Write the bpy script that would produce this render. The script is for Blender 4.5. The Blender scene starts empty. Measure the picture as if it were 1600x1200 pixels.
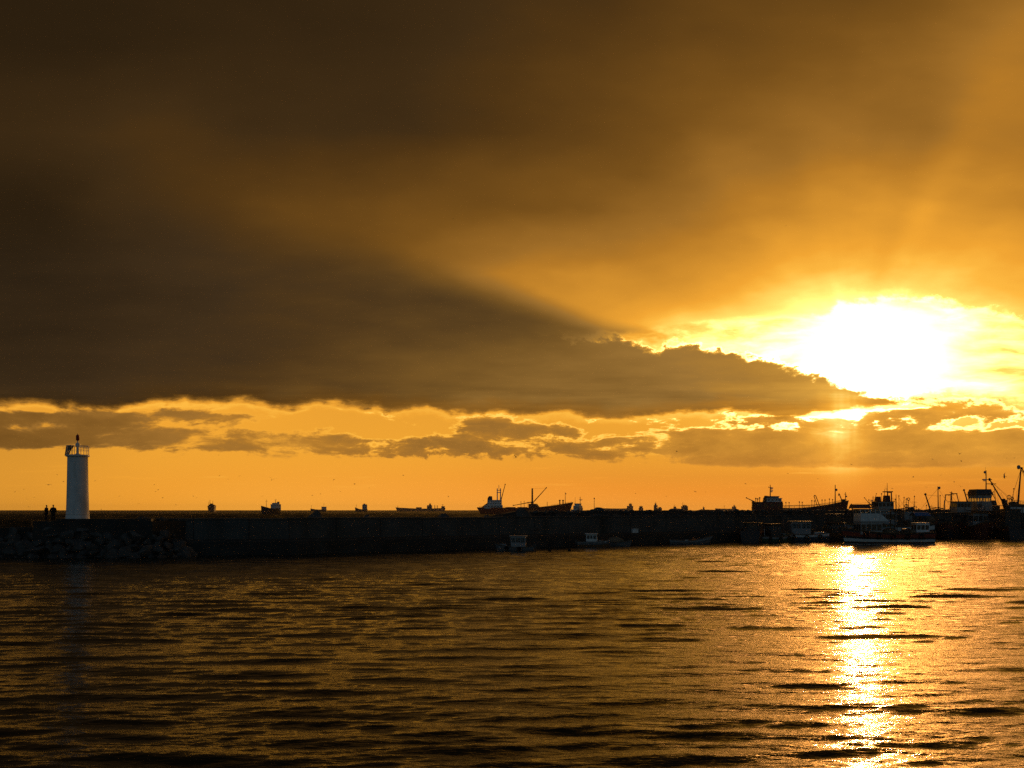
import bpy, bmesh, math, random
import numpy as np
from mathutils import Vector, Matrix

C = bpy.context.scene.collection
SC = bpy.context.scene
rad = math.radians
FOC = 1570.0           # focal length of the photograph in its own pixels
CAMZ = 4.9             # eye height above the water

# ------------------------------------------------------------------ camera
cam_d = bpy.data.cameras.new("camera")
cam_d.sensor_width = 36.0
cam_d.lens = 36.0 * FOC / 1600.0
cam_d.shift_y = 197.0 / 1600.0
cam_d.clip_start = 0.1
cam_d.clip_end = 60000.0
cam = bpy.data.objects.new("camera", cam_d)
C.objects.link(cam)
cam.location = (0, 0, CAMZ)
cam.rotation_euler = (rad(90), 0, 0)
SC.camera = cam
SC.view_settings.view_transform = 'Standard'
SC.view_settings.look = 'None'
SC.view_settings.exposure = 0.0
SC.view_settings.gamma = 1.0
SC.cycles.max_bounces = 6
SC.cycles.sample_clamp_indirect = 0.8
SC.cycles.caustics_reflective = False
SC.cycles.caustics_refractive = False
SC.cycles.sample_clamp_direct = 0.0
SC.cycles.use_denoising = False

SUN_AZ, SUN_EL = 19.2, 7.9       # degrees right of the view axis, above the horizon

# ------------------------------------------------------------------ world: NISHITA sky seen through a broken cloud deck
def lin(c):
    return tuple(((v / 255) / 12.92 if v / 255 <= 0.04045 else ((v / 255 + 0.055) / 1.055) ** 2.4) for v in c)

world = bpy.data.worlds.new("World")
SC.world = world
world.use_nodes = True
NT = world.node_tree
NT.nodes.clear()

class X:
    """a float socket with arithmetic that grows the node tree"""
    def __init__(self, s): self.s = s
    def __add__(self, o): return mth('ADD', self, o)
    __radd__ = __add__
    def __sub__(self, o): return mth('SUBTRACT', self, o)
    def __rsub__(self, o): return mth('SUBTRACT', o, self)
    def __mul__(self, o): return mth('MULTIPLY', self, o)
    __rmul__ = __mul__
    def __truediv__(self, o): return mth('DIVIDE', self, o)

def feed(sock, v):
    if isinstance(v, X): NT.links.new(v.s, sock)
    else: sock.default_value = v

def mth(op, a, b=None, c=None):
    n = NT.nodes.new('ShaderNodeMath'); n.operation = op
    for i, v in enumerate((a, b, c)):
        if v is not None: feed(n.inputs[i], v)
    return X(n.outputs[0])

def clamp(v, lo=0.0, hi=1.0): return mth('MINIMUM', mth('MAXIMUM', v, lo), hi)

def sstep(lo, hi, v, kind='SMOOTHSTEP'):
    n = NT.nodes.new('ShaderNodeMapRange'); n.interpolation_type = kind; n.clamp = True
    feed(n.inputs['Value'], v); feed(n.inputs['From Min'], lo); feed(n.inputs['From Max'], hi)
    return X(n.outputs[0])

def mix(a, b, f): return a + (b - a) * f if isinstance(a, X) or isinstance(b, X) else f * (b - a) + a

def vec(x, y, z=0.0):
    n = NT.nodes.new('ShaderNodeCombineXYZ')
    for i, v in enumerate((x, y, z)): feed(n.inputs[i], v)
    return n.outputs[0]

def noise(x, y, z=0.0, detail=4, rough=0.55, dist=0.0):
    n = NT.nodes.new('ShaderNodeTexNoise'); n.inputs['Scale'].default_value = 1.0
    n.inputs['Detail'].default_value = detail; n.inputs['Roughness'].default_value = rough
    n.inputs['Distortion'].default_value = dist
    NT.links.new(vec(x, y, z), n.inputs['Vector'])
    return X(n.outputs[0]) - 0.5

# cloud coordinates: azimuth and height over the horizon, one unit is about 3.65 degrees of sky
def A(px): return math.degrees(math.atan((px - 800) / FOC)) / 3.65
def B(py): return (797 - py) / 100.0

def curve(x, pts, lo, hi, smooth=False):
    """piecewise curve of azimuth; pts are (picture x, value)"""
    n = NT.nodes.new('ShaderNodeFloatCurve')
    m = n.mapping; m.use_clip = False
    xs = [(max(0, min(1, (A(p) + 8.2) / 16.4)), (v - lo) / (hi - lo)) for p, v in pts]
    if xs[0][0] > 0: xs.insert(0, (0.0, xs[0][1]))
    if xs[-1][0] < 1: xs.append((1.0, xs[-1][1]))
    c = m.curves[0]
    while len(c.points) < len(xs): c.points.new(0.5, 0.5)
    for p, (u, v) in zip(c.points, xs):
        p.location = (u, v); p.handle_type = 'AUTO_CLAMPED' if smooth else 'VECTOR'
    m.update()
    feed(n.inputs['Value'], clamp(x * (1 / 16.4) + 0.5))
    return X(n.outputs[0]) * (hi - lo) + lo

def exp_(v): return mth('EXPONENT', v)

tc = NT.nodes.new('ShaderNodeTexCoord')
sp = NT.nodes.new('ShaderNodeSeparateXYZ')
NT.links.new(tc.outputs['Generated'], sp.inputs[0])
dx, dy, dz = (X(o) for o in sp.outputs)
azr = mth('ARCTAN2', dx, dy)
a0 = azr * (180 / math.pi / 3.65)
hyp = mth('SQRT', dx * dx + dy * dy + 1e-4)
b0 = dz / (hyp * mth('MAXIMUM', mth('COSINE', azr), 0.72)) * (FOC / 100.0)

# gentle warp so that no boundary is a ruled line
wa = noise(a0 * 0.55, b0 * 0.9, 3.1, 3)
wb = noise(a0 * 0.45, b0 * 0.8, 7.7, 3)
aw = a0 + wa * 0.9
bw = b0 + wb * 0.55
fine = noise(a0 * 1.5, b0 * 3.2, 1.3, 8, 0.62) * 2.2
fine2 = noise(a0 * 4.2 + wb * 3, b0 * 6.5 + wa * 3, 5.9, 9, 0.66) * 2.2

def table(rows, x, y):
    """rows: (picture y, [(picture x, level), ...]) from low to high"""
    val = None
    for i, (py, pts) in enumerate(rows):
        r = curve(x, pts, 0.0, 1.6, True)
        val = r if val is None else mix(val, r, sstep(B(rows[i - 1][0]), B(py), y, 'LINEAR'))
    return val

# 1 the high deck, lit from the gap on the right
deck = table([
    (505, [(0, .18), (400, .30), (700, .58), (850, .78), (1000, .92), (1100, 1.02), (1270, 1.12), (1400, 1.1), (1600, 1.0), (1750, .8)]),
    (430, [(0, .17), (300, .24), (500, .36), (700, .60), (900, .78), (1100, .84), (1200, .98), (1270, 1.04), (1400, .99), (1600, .95), (1750, .8)]),
    (325, [(0, .16), (200, .26), (400, .36), (600, .43), (800, .45), (1000, .54), (1200, .74), (1400, .84), (1600, .76), (1750, .66)]),
    (205, [(0, .23), (250, .28), (400, .25), (600, .25), (800, .33), (1000, .43), (1200, .56), (1300, .61), (1400, .60), (1600, .67), (1750, .6)]),
    (65, [(0, .17), (400, .205), (600, .22), (800, .29), (1000, .35), (1200, .43), (1400, .50), (1550, .62), (1600, .64), (1750, .55)]),
    (-150, [(0, .15), (800, .22), (1300, .34), (1700, .42)]),
    (-700, [(0, .12), (800, .15), (1600, .22)]),
], aw, bw)
deck = deck * (1.0 + noise(a0 * 0.5 + b0 * 0.12, b0 * 1.1, 11.0, 3, 0.5) * 0.20 + noise(a0 * 1.1 + wa * 2 - b0 * 0.5, b0 * 2.4 + wb, 13.0, 6, 0.55) * 0.08)
# 2 the low dark bank on the left and the wedge that runs out under the sun
bank = table([
    (645, [(0, .27), (400, .31), (600, .44), (700, .52), (900, .57), (1100, .67), (1300, .78), (1400, .86), (1550, .86)]),
    (600, [(0, .22), (300, .295), (550, .38), (700, .47), (800, .52), (900, .55), (1000, .585), (1100, .63), (1200, .70), (1290, .75), (1350, .82), (1500, .9)]),
    (560, [(0, .20), (300, .27), (400, .285), (600, .385), (800, .46), (1000, .55), (1100, .62), (1250, .72)]),
    (510, [(0, .19), (300, .25), (400, .27), (600, .325), (800, .39), (900, .51), (1000, .66), (1100, .75)]),
    (400, [(0, .17), (300, .24), (500, .32), (700, .32), (900, .4)]),
], aw, bw)
bank = bank * (1.0 + noise(a0 * 0.5, b0 * 1.9, 21.0, 5, 0.55) * 0.45 + noise(a0 * 0.5 + wa, b0 * 5.5, 23.0, 5, 0.55) * sstep(B(560), B(630), b0) * 0.5)
edge = curve(a0, [(0, B(385)), (200, B(365)), (340, B(368)), (500, B(402)), (700, B(443)), (850, B(488)), (950, B(514)), (1040, B(525)), (1300, B(540)), (1700, B(560))], 0, 6)
soft = curve(a0, [(0, .75), (340, .62), (600, .46), (800, .34), (930, .20), (1040, .09), (1600, .08)], 0, 1)
under = sstep(soft, soft * -1.0, b0 - edge + wb * soft * 0.9 - soft * 0.2)
F = mix(deck, bank, under)

# angular distance from the sun
sa, sb = SUN_AZ / 3.65, math.tan(rad(SUN_EL)) / math.cos(rad(SUN_AZ)) * 15.7
ra = (a0 - (sa + 0.22)); rb = (b0 - (sb + 0.12))
r2 = ra * ra + rb * rb * 2.3
glow = exp_(r2 * -0.42)
wide = exp_(r2 * -0.06)

# 3 clear golden air under the bank, with ragged low cumulus
clear = table([
    (800, [(0, .86), (250, .95), (600, .99), (1100, .975), (1400, .92), (1600, .87)]),
    (745, [(0, .86), (250, .93), (600, .95), (900, .92), (1100, .90), (1350, .90), (1600, .86)]),
    (690, [(0, .84), (300, .93), (600, .93), (900, .91), (1150, .98), (1300, 1.12), (1600, .98)]),
    (635, [(0, .92), (300, .95), (600, .91), (900, .93), (1150, 1.0), (1300, 1.15), (1600, 1.04)]),
], aw, b0)
blobs = [(40, 655, 190, 11), (250, 648, 60, 8), (60, 688, 210, 15), (290, 683, 130, 15), (410, 692, 80, 13), (355, 652, 45, 7),
         (560, 690, 60, 6), (610, 706, 110, 11), (690, 692, 70, 10), (775, 668, 55, 22), (860, 672, 45, 10),
         (760, 700, 150, 10), (930, 706, 130, 15), (1010, 690, 60, 8), (1130, 690, 90, 29), (1270, 702, 150, 27),
         (1440, 700, 150, 27), (1560, 702, 110, 24), (1400, 652, 55, 11), (1480, 645, 60, 9), (1560, 640, 60, 14), (1300, 660, 14, 6), (1205, 655, 40, 5)]
cov = None
fa = a0 + fine * 0.45 + wa * 0.8
fb = b0 + fine2 * 0.10 + fine * 0.10
for (px, py, hw, hh) in blobs:
    qa = (fa - A(px)) * (100.0 / hw); qb = (fb - B(py)) * (100.0 / hh)
    g = exp_((qa * qa + qb * qb) * -0.8)
    cov = g if cov is None else cov + g
# ragged flat-bottomed scraps everywhere in the low band
scr = noise(a0 * 1.25 + wa * 1.5, b0 * 4.2 + wb * 2.5, 31.0, 9, 0.62) * 2.3
band = sstep(B(742), B(700), b0) * sstep(B(560), B(650), b0)
tight = curve(a0, [(0, .10), (450, .14), (560, .9), (1150, 1.0), (1600, .9)], 0, 1)      # soft veils on the left, crisp cumulus on the right
cov = mth('MINIMUM', cov, 1.1) * 0.54 + (scr * 1.1 + fine2 * (0.10 + tight * 0.30)) * band * 0.95 + band * 0.06 + sstep(A(330), A(60), a0) * sstep(B(636), B(650), b0) * sstep(B(704), B(684), b0) * 0.38 + sstep(A(1040), A(1150), a0) * sstep(B(668), B(684), b0) * sstep(B(734), B(722), b0) * 0.42
cw = 0.34 - tight * 0.15
cm = sstep(0.40 - cw * 0.5, 0.42 + cw, cov)
rim = sstep(0.22, 0.38, cov) * sstep(0.58, 0.42, cov) * sstep(B(716), B(700), b0) * (0.25 + tight * 0.75)
cl = curve(a0, [(0, .43), (150, .46), (300, .58), (480, .68), (620, .60), (800, .61), (1000, .69), (1150, .74), (1300, .79), (1450, .78), (1600, .82)], 0, 1) * (1.0 + fine * 0.16)
cl = cl * (1.0 + (scr - 0.1) * -0.10)
low = mix(clear + rim * (0.11 + wide * 0.22), cl + sstep(0.9, 0.5, cov) * 0.05, cm * (0.84 + tight * 0.1))
# thin lit streaks just above the horizon
st = noise(a0 * 0.55, b0 * 9.0, 41.0, 5, 0.55)
low = low + sstep(0.06, 0.22, st) * sstep(B(775), B(745), b0) * sstep(B(715), B(735), b0) * (0.03 + wide * 0.10)

bot = curve(a0, [(0, B(629)), (60, B(632)), (150, B(642)), (210, B(630)), (320, B(624)), (400, B(630)), (440, B(637)), (490, B(627)), (570, B(634)), (660, B(640)), (760, B(646)),
                 (860, B(650)), (960, B(650)), (1040, B(645)), (1200, B(644)), (1300, B(643)), (1390, B(636)), (1440, B(634)), (1700, B(640))], 0, 3)
be = b0 - bot + fine * 0.09 + fine2 * 0.05 + scr * 0.13 + noise(a0 * 0.8, 0.0, 91.0, 3) * 0.5
bsf = curve(a0, [(0, .10), (500, .10), (700, .07), (1600, .04)], 0, 1)
below = sstep(bsf, bsf * -0.8, be)
F = mix(F, low, below)
F = F + sstep(-0.16, -0.03, be) * sstep(0.02, -0.02, be) * 0.07

# 4 the bright gap with the sun in it
top = curve(a0, [(900, B(545)), (960, B(523)), (1040, B(509)), (1100, B(501)), (1220, B(494)), (1296, B(491)), (1312, B(471)), (1400, B(466)), (1480, B(471)), (1560, B(489)), (1620, B(502)), (1750, B(540))], 0, 6)
bt = curve(a0, [(820, B(512)), (880, B(524)), (915, B(531)), (935, B(527)), (965, B(529)), (1010, B(545)), (1028, B(557)), (1040, B(543)), (1080, B(542)), (1150, B(556)), (1200, B(563)), (1232, B(577)),
                (1265, B(586)), (1290, B(592)), (1320, B(604)), (1360, B(618)), (1420, B(628)), (1500, B(626)), (1560, B(632)), (1620, B(650)), (1750, B(650))], 0, 6)
ed = b0 - bt + fine2 * 0.22 + fine * 0.10
ragt = sstep(A(1230), A(1310), a0) * 0.16 + 0.04
et = top - b0 + fine2 * ragt + fine * ragt
rsoft = sstep(A(1380), A(1500), a0)
gm = sstep(0.0, 0.05 + rsoft * 0.16, ed) * sstep(-0.05, 0.08, et)
tex = noise(a0 * 1.1 + wa, b0 * 3.4 + wb * 2, 51.0, 9, 0.58)
gv = curve(a0, [(880, 0.95), (960, 0.98), (1040, 1.08), (1100, 1.16), (1200, 1.20), (1300, 1.25), (1450, 1.25), (1540, 1.20), (1600, 1.13), (1750, 1.02)], 0, 1.6) + tex * 0.85 * sstep(0.98, 0.25, glow) + exp_(r2 * -0.9) * 0.30
F = mix(F, gv, gm)
# silver lining along the wedge top
lining = sstep(-0.05, 0.01, ed) * sstep(0.10, 0.02, ed) * sstep(-0.3, 0.05, et)
F = F + lining * (0.04 + wide * 0.22)
# scattered light round the sun, over everything
F = F + glow * 0.035 + wide * 0.015
F = F + exp_(mth('MAXIMUM', et * -1.0, 0.0) * -3.5) * (1.0 - gm) * sstep(-0.1, 0.1, ed) * wide * 0.07
# crepuscular shafts: down from the sun and fanned above it
shn = noise(a0 * 2.6, 0.0, 61.0, 3)
shaft = exp_((a0 - A(1318)) * (a0 - A(1318)) * -9.0) * (1.0 + shn * 1.6)
F = F + shaft * sstep(B(800), B(640), b0) * sstep(B(590), B(625), b0) * 0.24
F = F + exp_((a0 - A(1272)) * (a0 - A(1272)) * -14.0) * sstep(B(760), B(660), b0) * sstep(B(630), B(665), b0) * 0.06
ang = mth('ARCTAN2', a0 - A(1330), b0 - B(560))
fan = noise(ang * 2.2, 0.0, 71.0, 2, 0.45)
F = F + fan * sstep(B(480), B(430), b0) * sstep(B(-60), B(330), b0) * sstep(A(800), A(1150), a0) * 0.16
F = F + exp_((ang - 0.41) * (ang - 0.41) * -110.0) * sstep(B(440), B(330), b0) * sstep(B(-120), B(60), b0) * 0.05

# level -> colour of light filtered through cloud and dust
RAMP = [(0.0, (8, 6, 3)), (.17, (44, 31, 15)), (.25, (63, 44, 21)), (.31, (78, 52, 20)), (.47, (120, 80, 27)), (.63, (160, 109, 40)),
        (.71, (181, 121, 39)), (.84, (216, 147, 47)), (.94, (242, 166, 52)), (1.0, (255, 186, 66))]
RAMP = [(t, lin(c)) for t, c in RAMP] + [(1.1, (1.8, .78, .15)), (1.2, (4.0, 1.5, .40)), (1.3, (7.3, 2.9, .66)), (1.5, (14.0, 5.4, 1.05))]
cr = NT.nodes.new('ShaderNodeValToRGB')
els = cr.color_ramp.elements
while len(els) < len(RAMP): els.new(0.5)
for e, (t, c) in zip(els, RAMP):
    e.position = t / 1.5; e.color = c + (1,)
NT.links.new((F * (1 / 1.5)).s, cr.inputs[0])

def cmix(a, b, f, mode='MIX'):
    n = NT.nodes.new('ShaderNodeMix'); n.data_type = 'RGBA'; n.blend_type = mode; n.clamp_factor = True
    feed(n.inputs[0], f)
    for s, v in ((n.inputs[6], a), (n.inputs[7], b)):
        if isinstance(v, tuple): s.default_value = v
        else: NT.links.new(v, s)
    return n.outputs[2]

def cscale(c, f):
    n = NT.nodes.new('ShaderNodeVectorMath'); n.operation = 'SCALE'
    NT.links.new(c, n.inputs[0]); feed(n.inputs['Scale'], f)
    return n.outputs[0]

col = cr.outputs[0]
# dust reddens the lowest air; cloud undersides near the gap are greyer
lowred = sstep(B(690), B(785), b0) * sstep(A(-400), A(1000), a0)
col = cmix(col, (1.0, 0.78, 0.84, 1), lowred, 'MULTIPLY')
grey = mth('MULTIPLY', sstep(A(100), A(800), a0) * 0.6 + 0.4, under * sstep(0.02, 0.3, be) * (1.0 - gm))
col = cmix(col, (0.96, 1.12, 1.70, 1), grey, 'MULTIPLY')
cgrey = cm * below * 0.8
col = cmix(col, (0.98, 1.03, 1.35, 1), cgrey, 'MULTIPLY')
boost = 1.0 + mth('MAXIMUM', F - 1.3, 0.0) * 2.5

sky = NT.nodes.new('ShaderNodeTexSky'); sky.sky_type = 'NISHITA'
sky.sun_disc = False
sky.sun_elevation = rad(SUN_EL); sky.sun_rotation = rad(SUN_AZ)
sky.air_density = 1.2; sky.dust_density = 0.6; sky.ozone_density = 3.0
# the cloud hides the sky ahead; behind the viewer it breaks up and the blue sky lights the place
back = sstep(0.25, -0.55, dy)
gapn = noise(a0 * 0.35, b0 * 0.25, 81.0, 5)
open_ = back * sstep(-0.25, 0.15, gapn)
SKY_STRENGTH = 0.1
front = cscale(cscale(col, boost), 1 / SKY_STRENGTH)
rear = sstep(0.55, -0.25, dy)
front = cmix(front, (0.36, 0.42, 0.44, 1), rear)
ADDN = cmix(front, cscale(sky.outputs[0], 0.45), open_)
bg = NT.nodes.new('ShaderNodeBackground'); bg.inputs['Strength'].default_value = SKY_STRENGTH
NT.links.new(ADDN, bg.inputs['Color'])
wo = NT.nodes.new('ShaderNodeOutputWorld')
NT.links.new(bg.outputs[0], wo.inputs['Surface'])
world.cycles.sampling_method = 'MANUAL'
world.cycles.sample_map_resolution = 2048

# ------------------------------------------------------------------ sun
sun_d = bpy.data.lights.new("sun", 'SUN')
sun_d.energy = 0.55
sun_d.angle = rad(0.5)
sun_d.color = (1.0, 0.50, 0.16)
sun = bpy.data.objects.new("sun", sun_d)
C.objects.link(sun)
sdir = Vector((math.sin(rad(SUN_AZ)) * math.cos(rad(SUN_EL)), math.cos(rad(SUN_AZ)) * math.cos(rad(SUN_EL)), math.sin(rad(SUN_EL))))
sun.rotation_euler = (-sdir).to_track_quat('-Z', 'Y').to_euler()
sun.location = sdir * 300

# ------------------------------------------------------------------ materials
def nodes_of(name):
    m = bpy.data.materials.new(name); m.use_nodes = True
    nt = m.node_tree
    return m, nt, nt.nodes['Principled BSDF']

def surface(name, col, rough=0.6, var=0.25, scale=2.0, metal=0.0, bump=0.0, bscale=8.0, stain=None):
    """weathered procedural surface: two noises break up the colour, an optional bump the relief"""
    m, nt, p = nodes_of(name)
    tcn = nt.nodes.new('ShaderNodeTexCoord')
    n = nt.nodes.new('ShaderNodeTexNoise'); n.inputs['Scale'].default_value = scale
    n.inputs['Detail'].default_value = 6; n.inputs['Roughness'].default_value = 0.65
    nt.links.new(tcn.outputs['Object'], n.inputs['Vector'])
    r = nt.nodes.new('ShaderNodeValToRGB')
    e = r.color_ramp.elements
    e[0].position, e[1].position = 0.32, 0.68
    e[0].color = tuple(max(0, c * (1 - var)) for c in col) + (1,)
    e[1].color = tuple(min(1, c * (1 + var)) for c in col) + (1,)
    nt.links.new(n.outputs[0], r.inputs[0])
    out = r.outputs[0]
    if stain:
        sc_col, amount, sscale = stain
        mp = nt.nodes.new('ShaderNodeMapping'); mp.inputs['Scale'].default_value = (sscale, sscale, sscale * 0.22)
        nt.links.new(tcn.outputs['Object'], mp.inputs[0])
        n2 = nt.nodes.new('ShaderNodeTexNoise'); n2.inputs['Scale'].default_value = 1.0; n2.inputs['Detail'].default_value = 7
        nt.links.new(mp.outputs[0], n2.inputs['Vector'])
        mr = nt.nodes.new('ShaderNodeMapRange'); mr.inputs[1].default_value = 0.52; mr.inputs[2].default_value = 0.72
        mr.inputs[4].default_value = amount
        nt.links.new(n2.outputs[0], mr.inputs[0])
        mx = nt.nodes.new('ShaderNodeMix'); mx.data_type = 'RGBA'
        nt.links.new(mr.outputs[0], mx.inputs[0]); nt.links.new(out, mx.inputs[6]); mx.inputs[7].default_value = tuple(sc_col) + (1,)
        out = mx.outputs[2]
    nt.links.new(out, p.inputs['Base Color'])
    p.inputs['Roughness'].default_value = rough
    p.inputs['Metallic'].default_value = metal
    if rough > .68: p.inputs['Specular IOR Level'].default_value = .12
    if bump > 0:
        n3 = nt.nodes.new('ShaderNodeTexNoise'); n3.inputs['Scale'].default_value = bscale; n3.inputs['Detail'].default_value = 8
        nt.links.new(tcn.outputs['Object'], n3.inputs['Vector'])
        b = nt.nodes.new('ShaderNodeBump'); b.inputs['Strength'].default_value = bump; b.inputs['Distance'].default_value = 0.1
        nt.links.new(n3.outputs[0], b.inputs['Height']); nt.links.new(b.outputs[0], p.inputs['Normal'])
    return m

M = {
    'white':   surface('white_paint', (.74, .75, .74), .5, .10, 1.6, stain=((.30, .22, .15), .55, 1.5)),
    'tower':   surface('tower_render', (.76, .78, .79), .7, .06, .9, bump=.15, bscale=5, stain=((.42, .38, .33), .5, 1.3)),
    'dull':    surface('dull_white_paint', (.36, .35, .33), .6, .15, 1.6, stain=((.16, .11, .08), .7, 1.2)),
    'slate':   surface('slate_paint', (.15, .155, .16), .5, .2, 2),
    'grey':    surface('grey_paint', (.30, .31, .32), .5, .15, 2),
    'red':     surface('red_hull_paint', (.30, .050, .025), .55, .25, .5, stain=((.10, .035, .02), .7, .4)),
    'oxide':   surface('oxide_red_paint', (.17, .045, .03), .6, .25, .8),
    'lamp_red': surface('lantern_red', (.35, .02, .015), .3, .1, 4),
    'blue':    surface('blue_canvas', (.05, .14, .32), .8, .2, 3),
    'bluehull': surface('blue_hull_paint', (.05, .075, .095), .5, .25, 1, stain=((.10, .06, .04), .6, 1)),
    'green':   surface('green_hull_paint', (.05, .10, .06), .55, .25, 1),
    'dark':    surface('dark_hull_paint', (.035, .035, .04), .5, .3, .8, stain=((.10, .05, .03), .6, .8)),
    'steel':   surface('weathered_steel', (.07, .065, .06), .55, .3, 2, metal=.3),
    'rope':    surface('old_rope', (.16, .13, .09), .9, .3, 6),
    'rubber':  surface('tyre_rubber', (.02, .02, .02), .85, .3, 6),
    'wood':    surface('varnished_wood', (.16, .085, .04), .55, .3, 3),
    'deck':    surface('deck_boards', (.14, .11, .085), .8, .3, 2),
    'orange':  surface('orange_plastic', (.55, .16, .04), .5, .2, 3),
    'tarp':    surface('brown_tarpaulin', (.20, .15, .10), .85, .3, 2, bump=.4, bscale=2),
    'concrete': surface('old_concrete', (.085, .09, .085), .85, .25, .5, bump=.5, bscale=2.5, stain=((.03, .035, .028), .8, .35)),
    'apron':   surface('wet_concrete', (.045, .046, .042), .7, .35, .5, bump=.5, bscale=2),
    'rock':    surface('breakwater_rock', (.085, .085, .08), .8, .45, .9, bump=.9, bscale=2.2, stain=((.03, .03, .025), .7, .6)),
    'mound':   surface('rubble', (.045, .044, .040), .95, .4, .6, bump=1, bscale=1.4),
    'cloth_black': surface('black_cloth', (.012, .012, .014), .9, .2, 6),
    'cloth_blue': surface('dark_jeans', (.015, .019, .03), .9, .2, 6),
    'skin':    surface('skin', (.35, .20, .14), .6, .05, 6),
    'hair':    surface('dark_hair', (.012, .010, .008), .6, .2, 9),
    'gull':    surface('gull_feathers', (.20, .20, .21), .8, .3, 6),
    'hazeship': surface('haze_paled_hull', (.12, .11, .10), .7, .15, .05),  # paler grey: distance haze put into the colour of the far ships
    'hill':    surface('far_shore', (.06, .065, .05), .9, .3, .01),
}
def make_glass():
    m, nt, p = nodes_of('window_glass')
    p.inputs['Base Color'].default_value = (.85, .92, .9, 1)
    p.inputs['Roughness'].default_value = 0.03
    p.inputs['Transmission Weight'].default_value = 0.9
    p.inputs['IOR'].default_value = 1.08
    return m
M['glass'] = make_glass()
M['pane'] = surface('dark_pane', (.02, .025, .03), .1, .1, 3)

# ------------------------------------------------------------------ water
def make_water():
    m, nt, p = nodes_of('sea_water')
    p.inputs['Base Color'].default_value = (.010, .014, .010, 1)
    p.inputs['Roughness'].default_value = 0.06
    p.inputs['IOR'].default_value = 1.333
    p.inputs['Specular Tint'].default_value = (1.0, .84, .50, 1)      # golden evening light put into the colour of the reflection
    geo = nt.nodes.new('ShaderNodeNewGeometry')
    def wave_noise(scale, stretch, detail):
        mp = nt.nodes.new('ShaderNodeMapping'); mp.inputs['Scale'].default_value = (scale * stretch, scale, scale)
        mp.inputs['Rotation'].default_value = (0, 0, rad(6))
        nt.links.new(geo.outputs['Position'], mp.inputs[0])
        n = nt.nodes.new('ShaderNodeTexNoise'); n.inputs['Scale'].default_value = 1; n.inputs['Detail'].default_value = detail
        n.inputs['Roughness'].default_value = 0.6
        nt.links.new(mp.outputs[0], n.inputs['Vector'])
        return n.outputs[0]
    # patches of rougher and calmer water
    patch = wave_noise(0.035, 0.35, 3)
    mr = nt.nodes.new('ShaderNodeMapRange'); mr.inputs[1].default_value = .35; mr.inputs[2].default_value = .65
    mr.inputs[3].default_value = .55; mr.inputs[4].default_value = 1.2
    nt.links.new(patch, mr.inputs[0])
    b1 = nt.nodes.new('ShaderNodeBump'); b1.inputs['Distance'].default_value = RIP1
    b2 = nt.nodes.new('ShaderNodeBump'); b2.inputs['Distance'].default_value = RIP2
    nt.links.new(mr.outputs[0], b1.inputs['Strength']); nt.links.new(mr.outputs[0], b2.inputs['Strength'])
    nt.links.new(wave_noise(2.4, 0.26, 5), b1.inputs['Height'])
    nt.links.new(wave_noise(8.0, 0.30, 3), b2.inputs['Height'])
    nt.links.new(b1.outputs[0], b2.inputs['Normal'])
    nt.links.new(b2.outputs[0], p.inputs['Normal'])

    # the open sea outside the breakwater is choppier than the grid can follow
    ln = nt.nodes.new('ShaderNodeVectorMath'); ln.operation = 'DOT_PRODUCT'; ln.inputs[1].default_value = (-.602, .799, 0)
    nt.links.new(geo.outputs['Position'], ln.inputs[0])
    d0 = -24.5 * -.602 + 110 * .799
    for sock, lo, hi in (('Roughness', .07, .45), ('IOR', 1.333, 1.20)):
        ro = nt.nodes.new('ShaderNodeMapRange'); ro.inputs[1].default_value = d0 + 16; ro.inputs[2].default_value = d0 + 50
        ro.inputs[3].default_value = lo; ro.inputs[4].default_value = hi
        nt.links.new(ln.outputs['Value'], ro.inputs[0]); nt.links.new(ro.outputs[0], p.inputs[sock])
    rng = np.random.default_rng(7)
    r = [9.0]
    while r[-1] < 330: r.append(r[-1] * 1.0031)
    while r[-1] < 1600: r.append(r[-1] * 1.0048)
    while r[-1] < 30000: r.append(r[-1] * 1.06)
    r = np.array(r)
    th = np.concatenate([np.linspace(-95, -36, 18)[:-1], np.linspace(-36, 36, 560), np.linspace(36, 95, 18)[1:]])
    th = np.radians(th)
    R, T = np.meshgrid(r, th, indexing='ij')
    Xc = R * np.sin(T); Yc = R * np.cos(T)
    Z = np.zeros_like(R)
    # swell and chop coming in almost along the view, crests across it
    lam = np.exp(rng.uniform(np.log(0.22), np.log(4.0), 140))
    ang = rng.normal(0, 1, 140) * np.where(lam > .9, rad(9), rad(16)) + rad(5) * np.sign(rng.normal(size=140)) + np.where(lam < .9, rng.normal(0, rad(20), 140), 0)
    slope = WSL * (np.clip(lam / 1.5, .25, 1.0) ** .35) * np.where(lam > 2.2, .55, 1.0) / math.sqrt(140 / 2)
    ph = rng.uniform(0, 2 * math.pi, 140)
    dr = np.gradient(r)
    gust = np.zeros_like(R)
    for _ in range(7):
        k = 2 * math.pi / rng.uniform(14, 60); a = rng.uniform(-.5, .5)
        gust += np.cos(k * (Xc * math.sin(a) * .6 + Yc * math.cos(a)) + rng.uniform(0, 6.28))
    gust = 1.0 + 0.13 * gust / math.sqrt(3.5)
    for l, a, s, f in zip(lam, ang, slope, ph):
        k = 2 * math.pi / l
        fade = np.clip((l / dr - 2.2) / 2.0, 0, 1)[:, None]
        if fade.max() <= 0: continue
        n = int((fade[:, 0] > 0).sum())
        w = np.cos(k * (Xc[:n] * math.sin(a) + Yc[:n] * math.cos(a)) + f)
        Z[:n] += (s / k) * fade[:n] * (w + 0.18 * np.cos(2 * np.arccos(np.clip(w, -1, 1))))
    Z *= gust * np.clip((900 - R) / 500, 0, 1)
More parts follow.
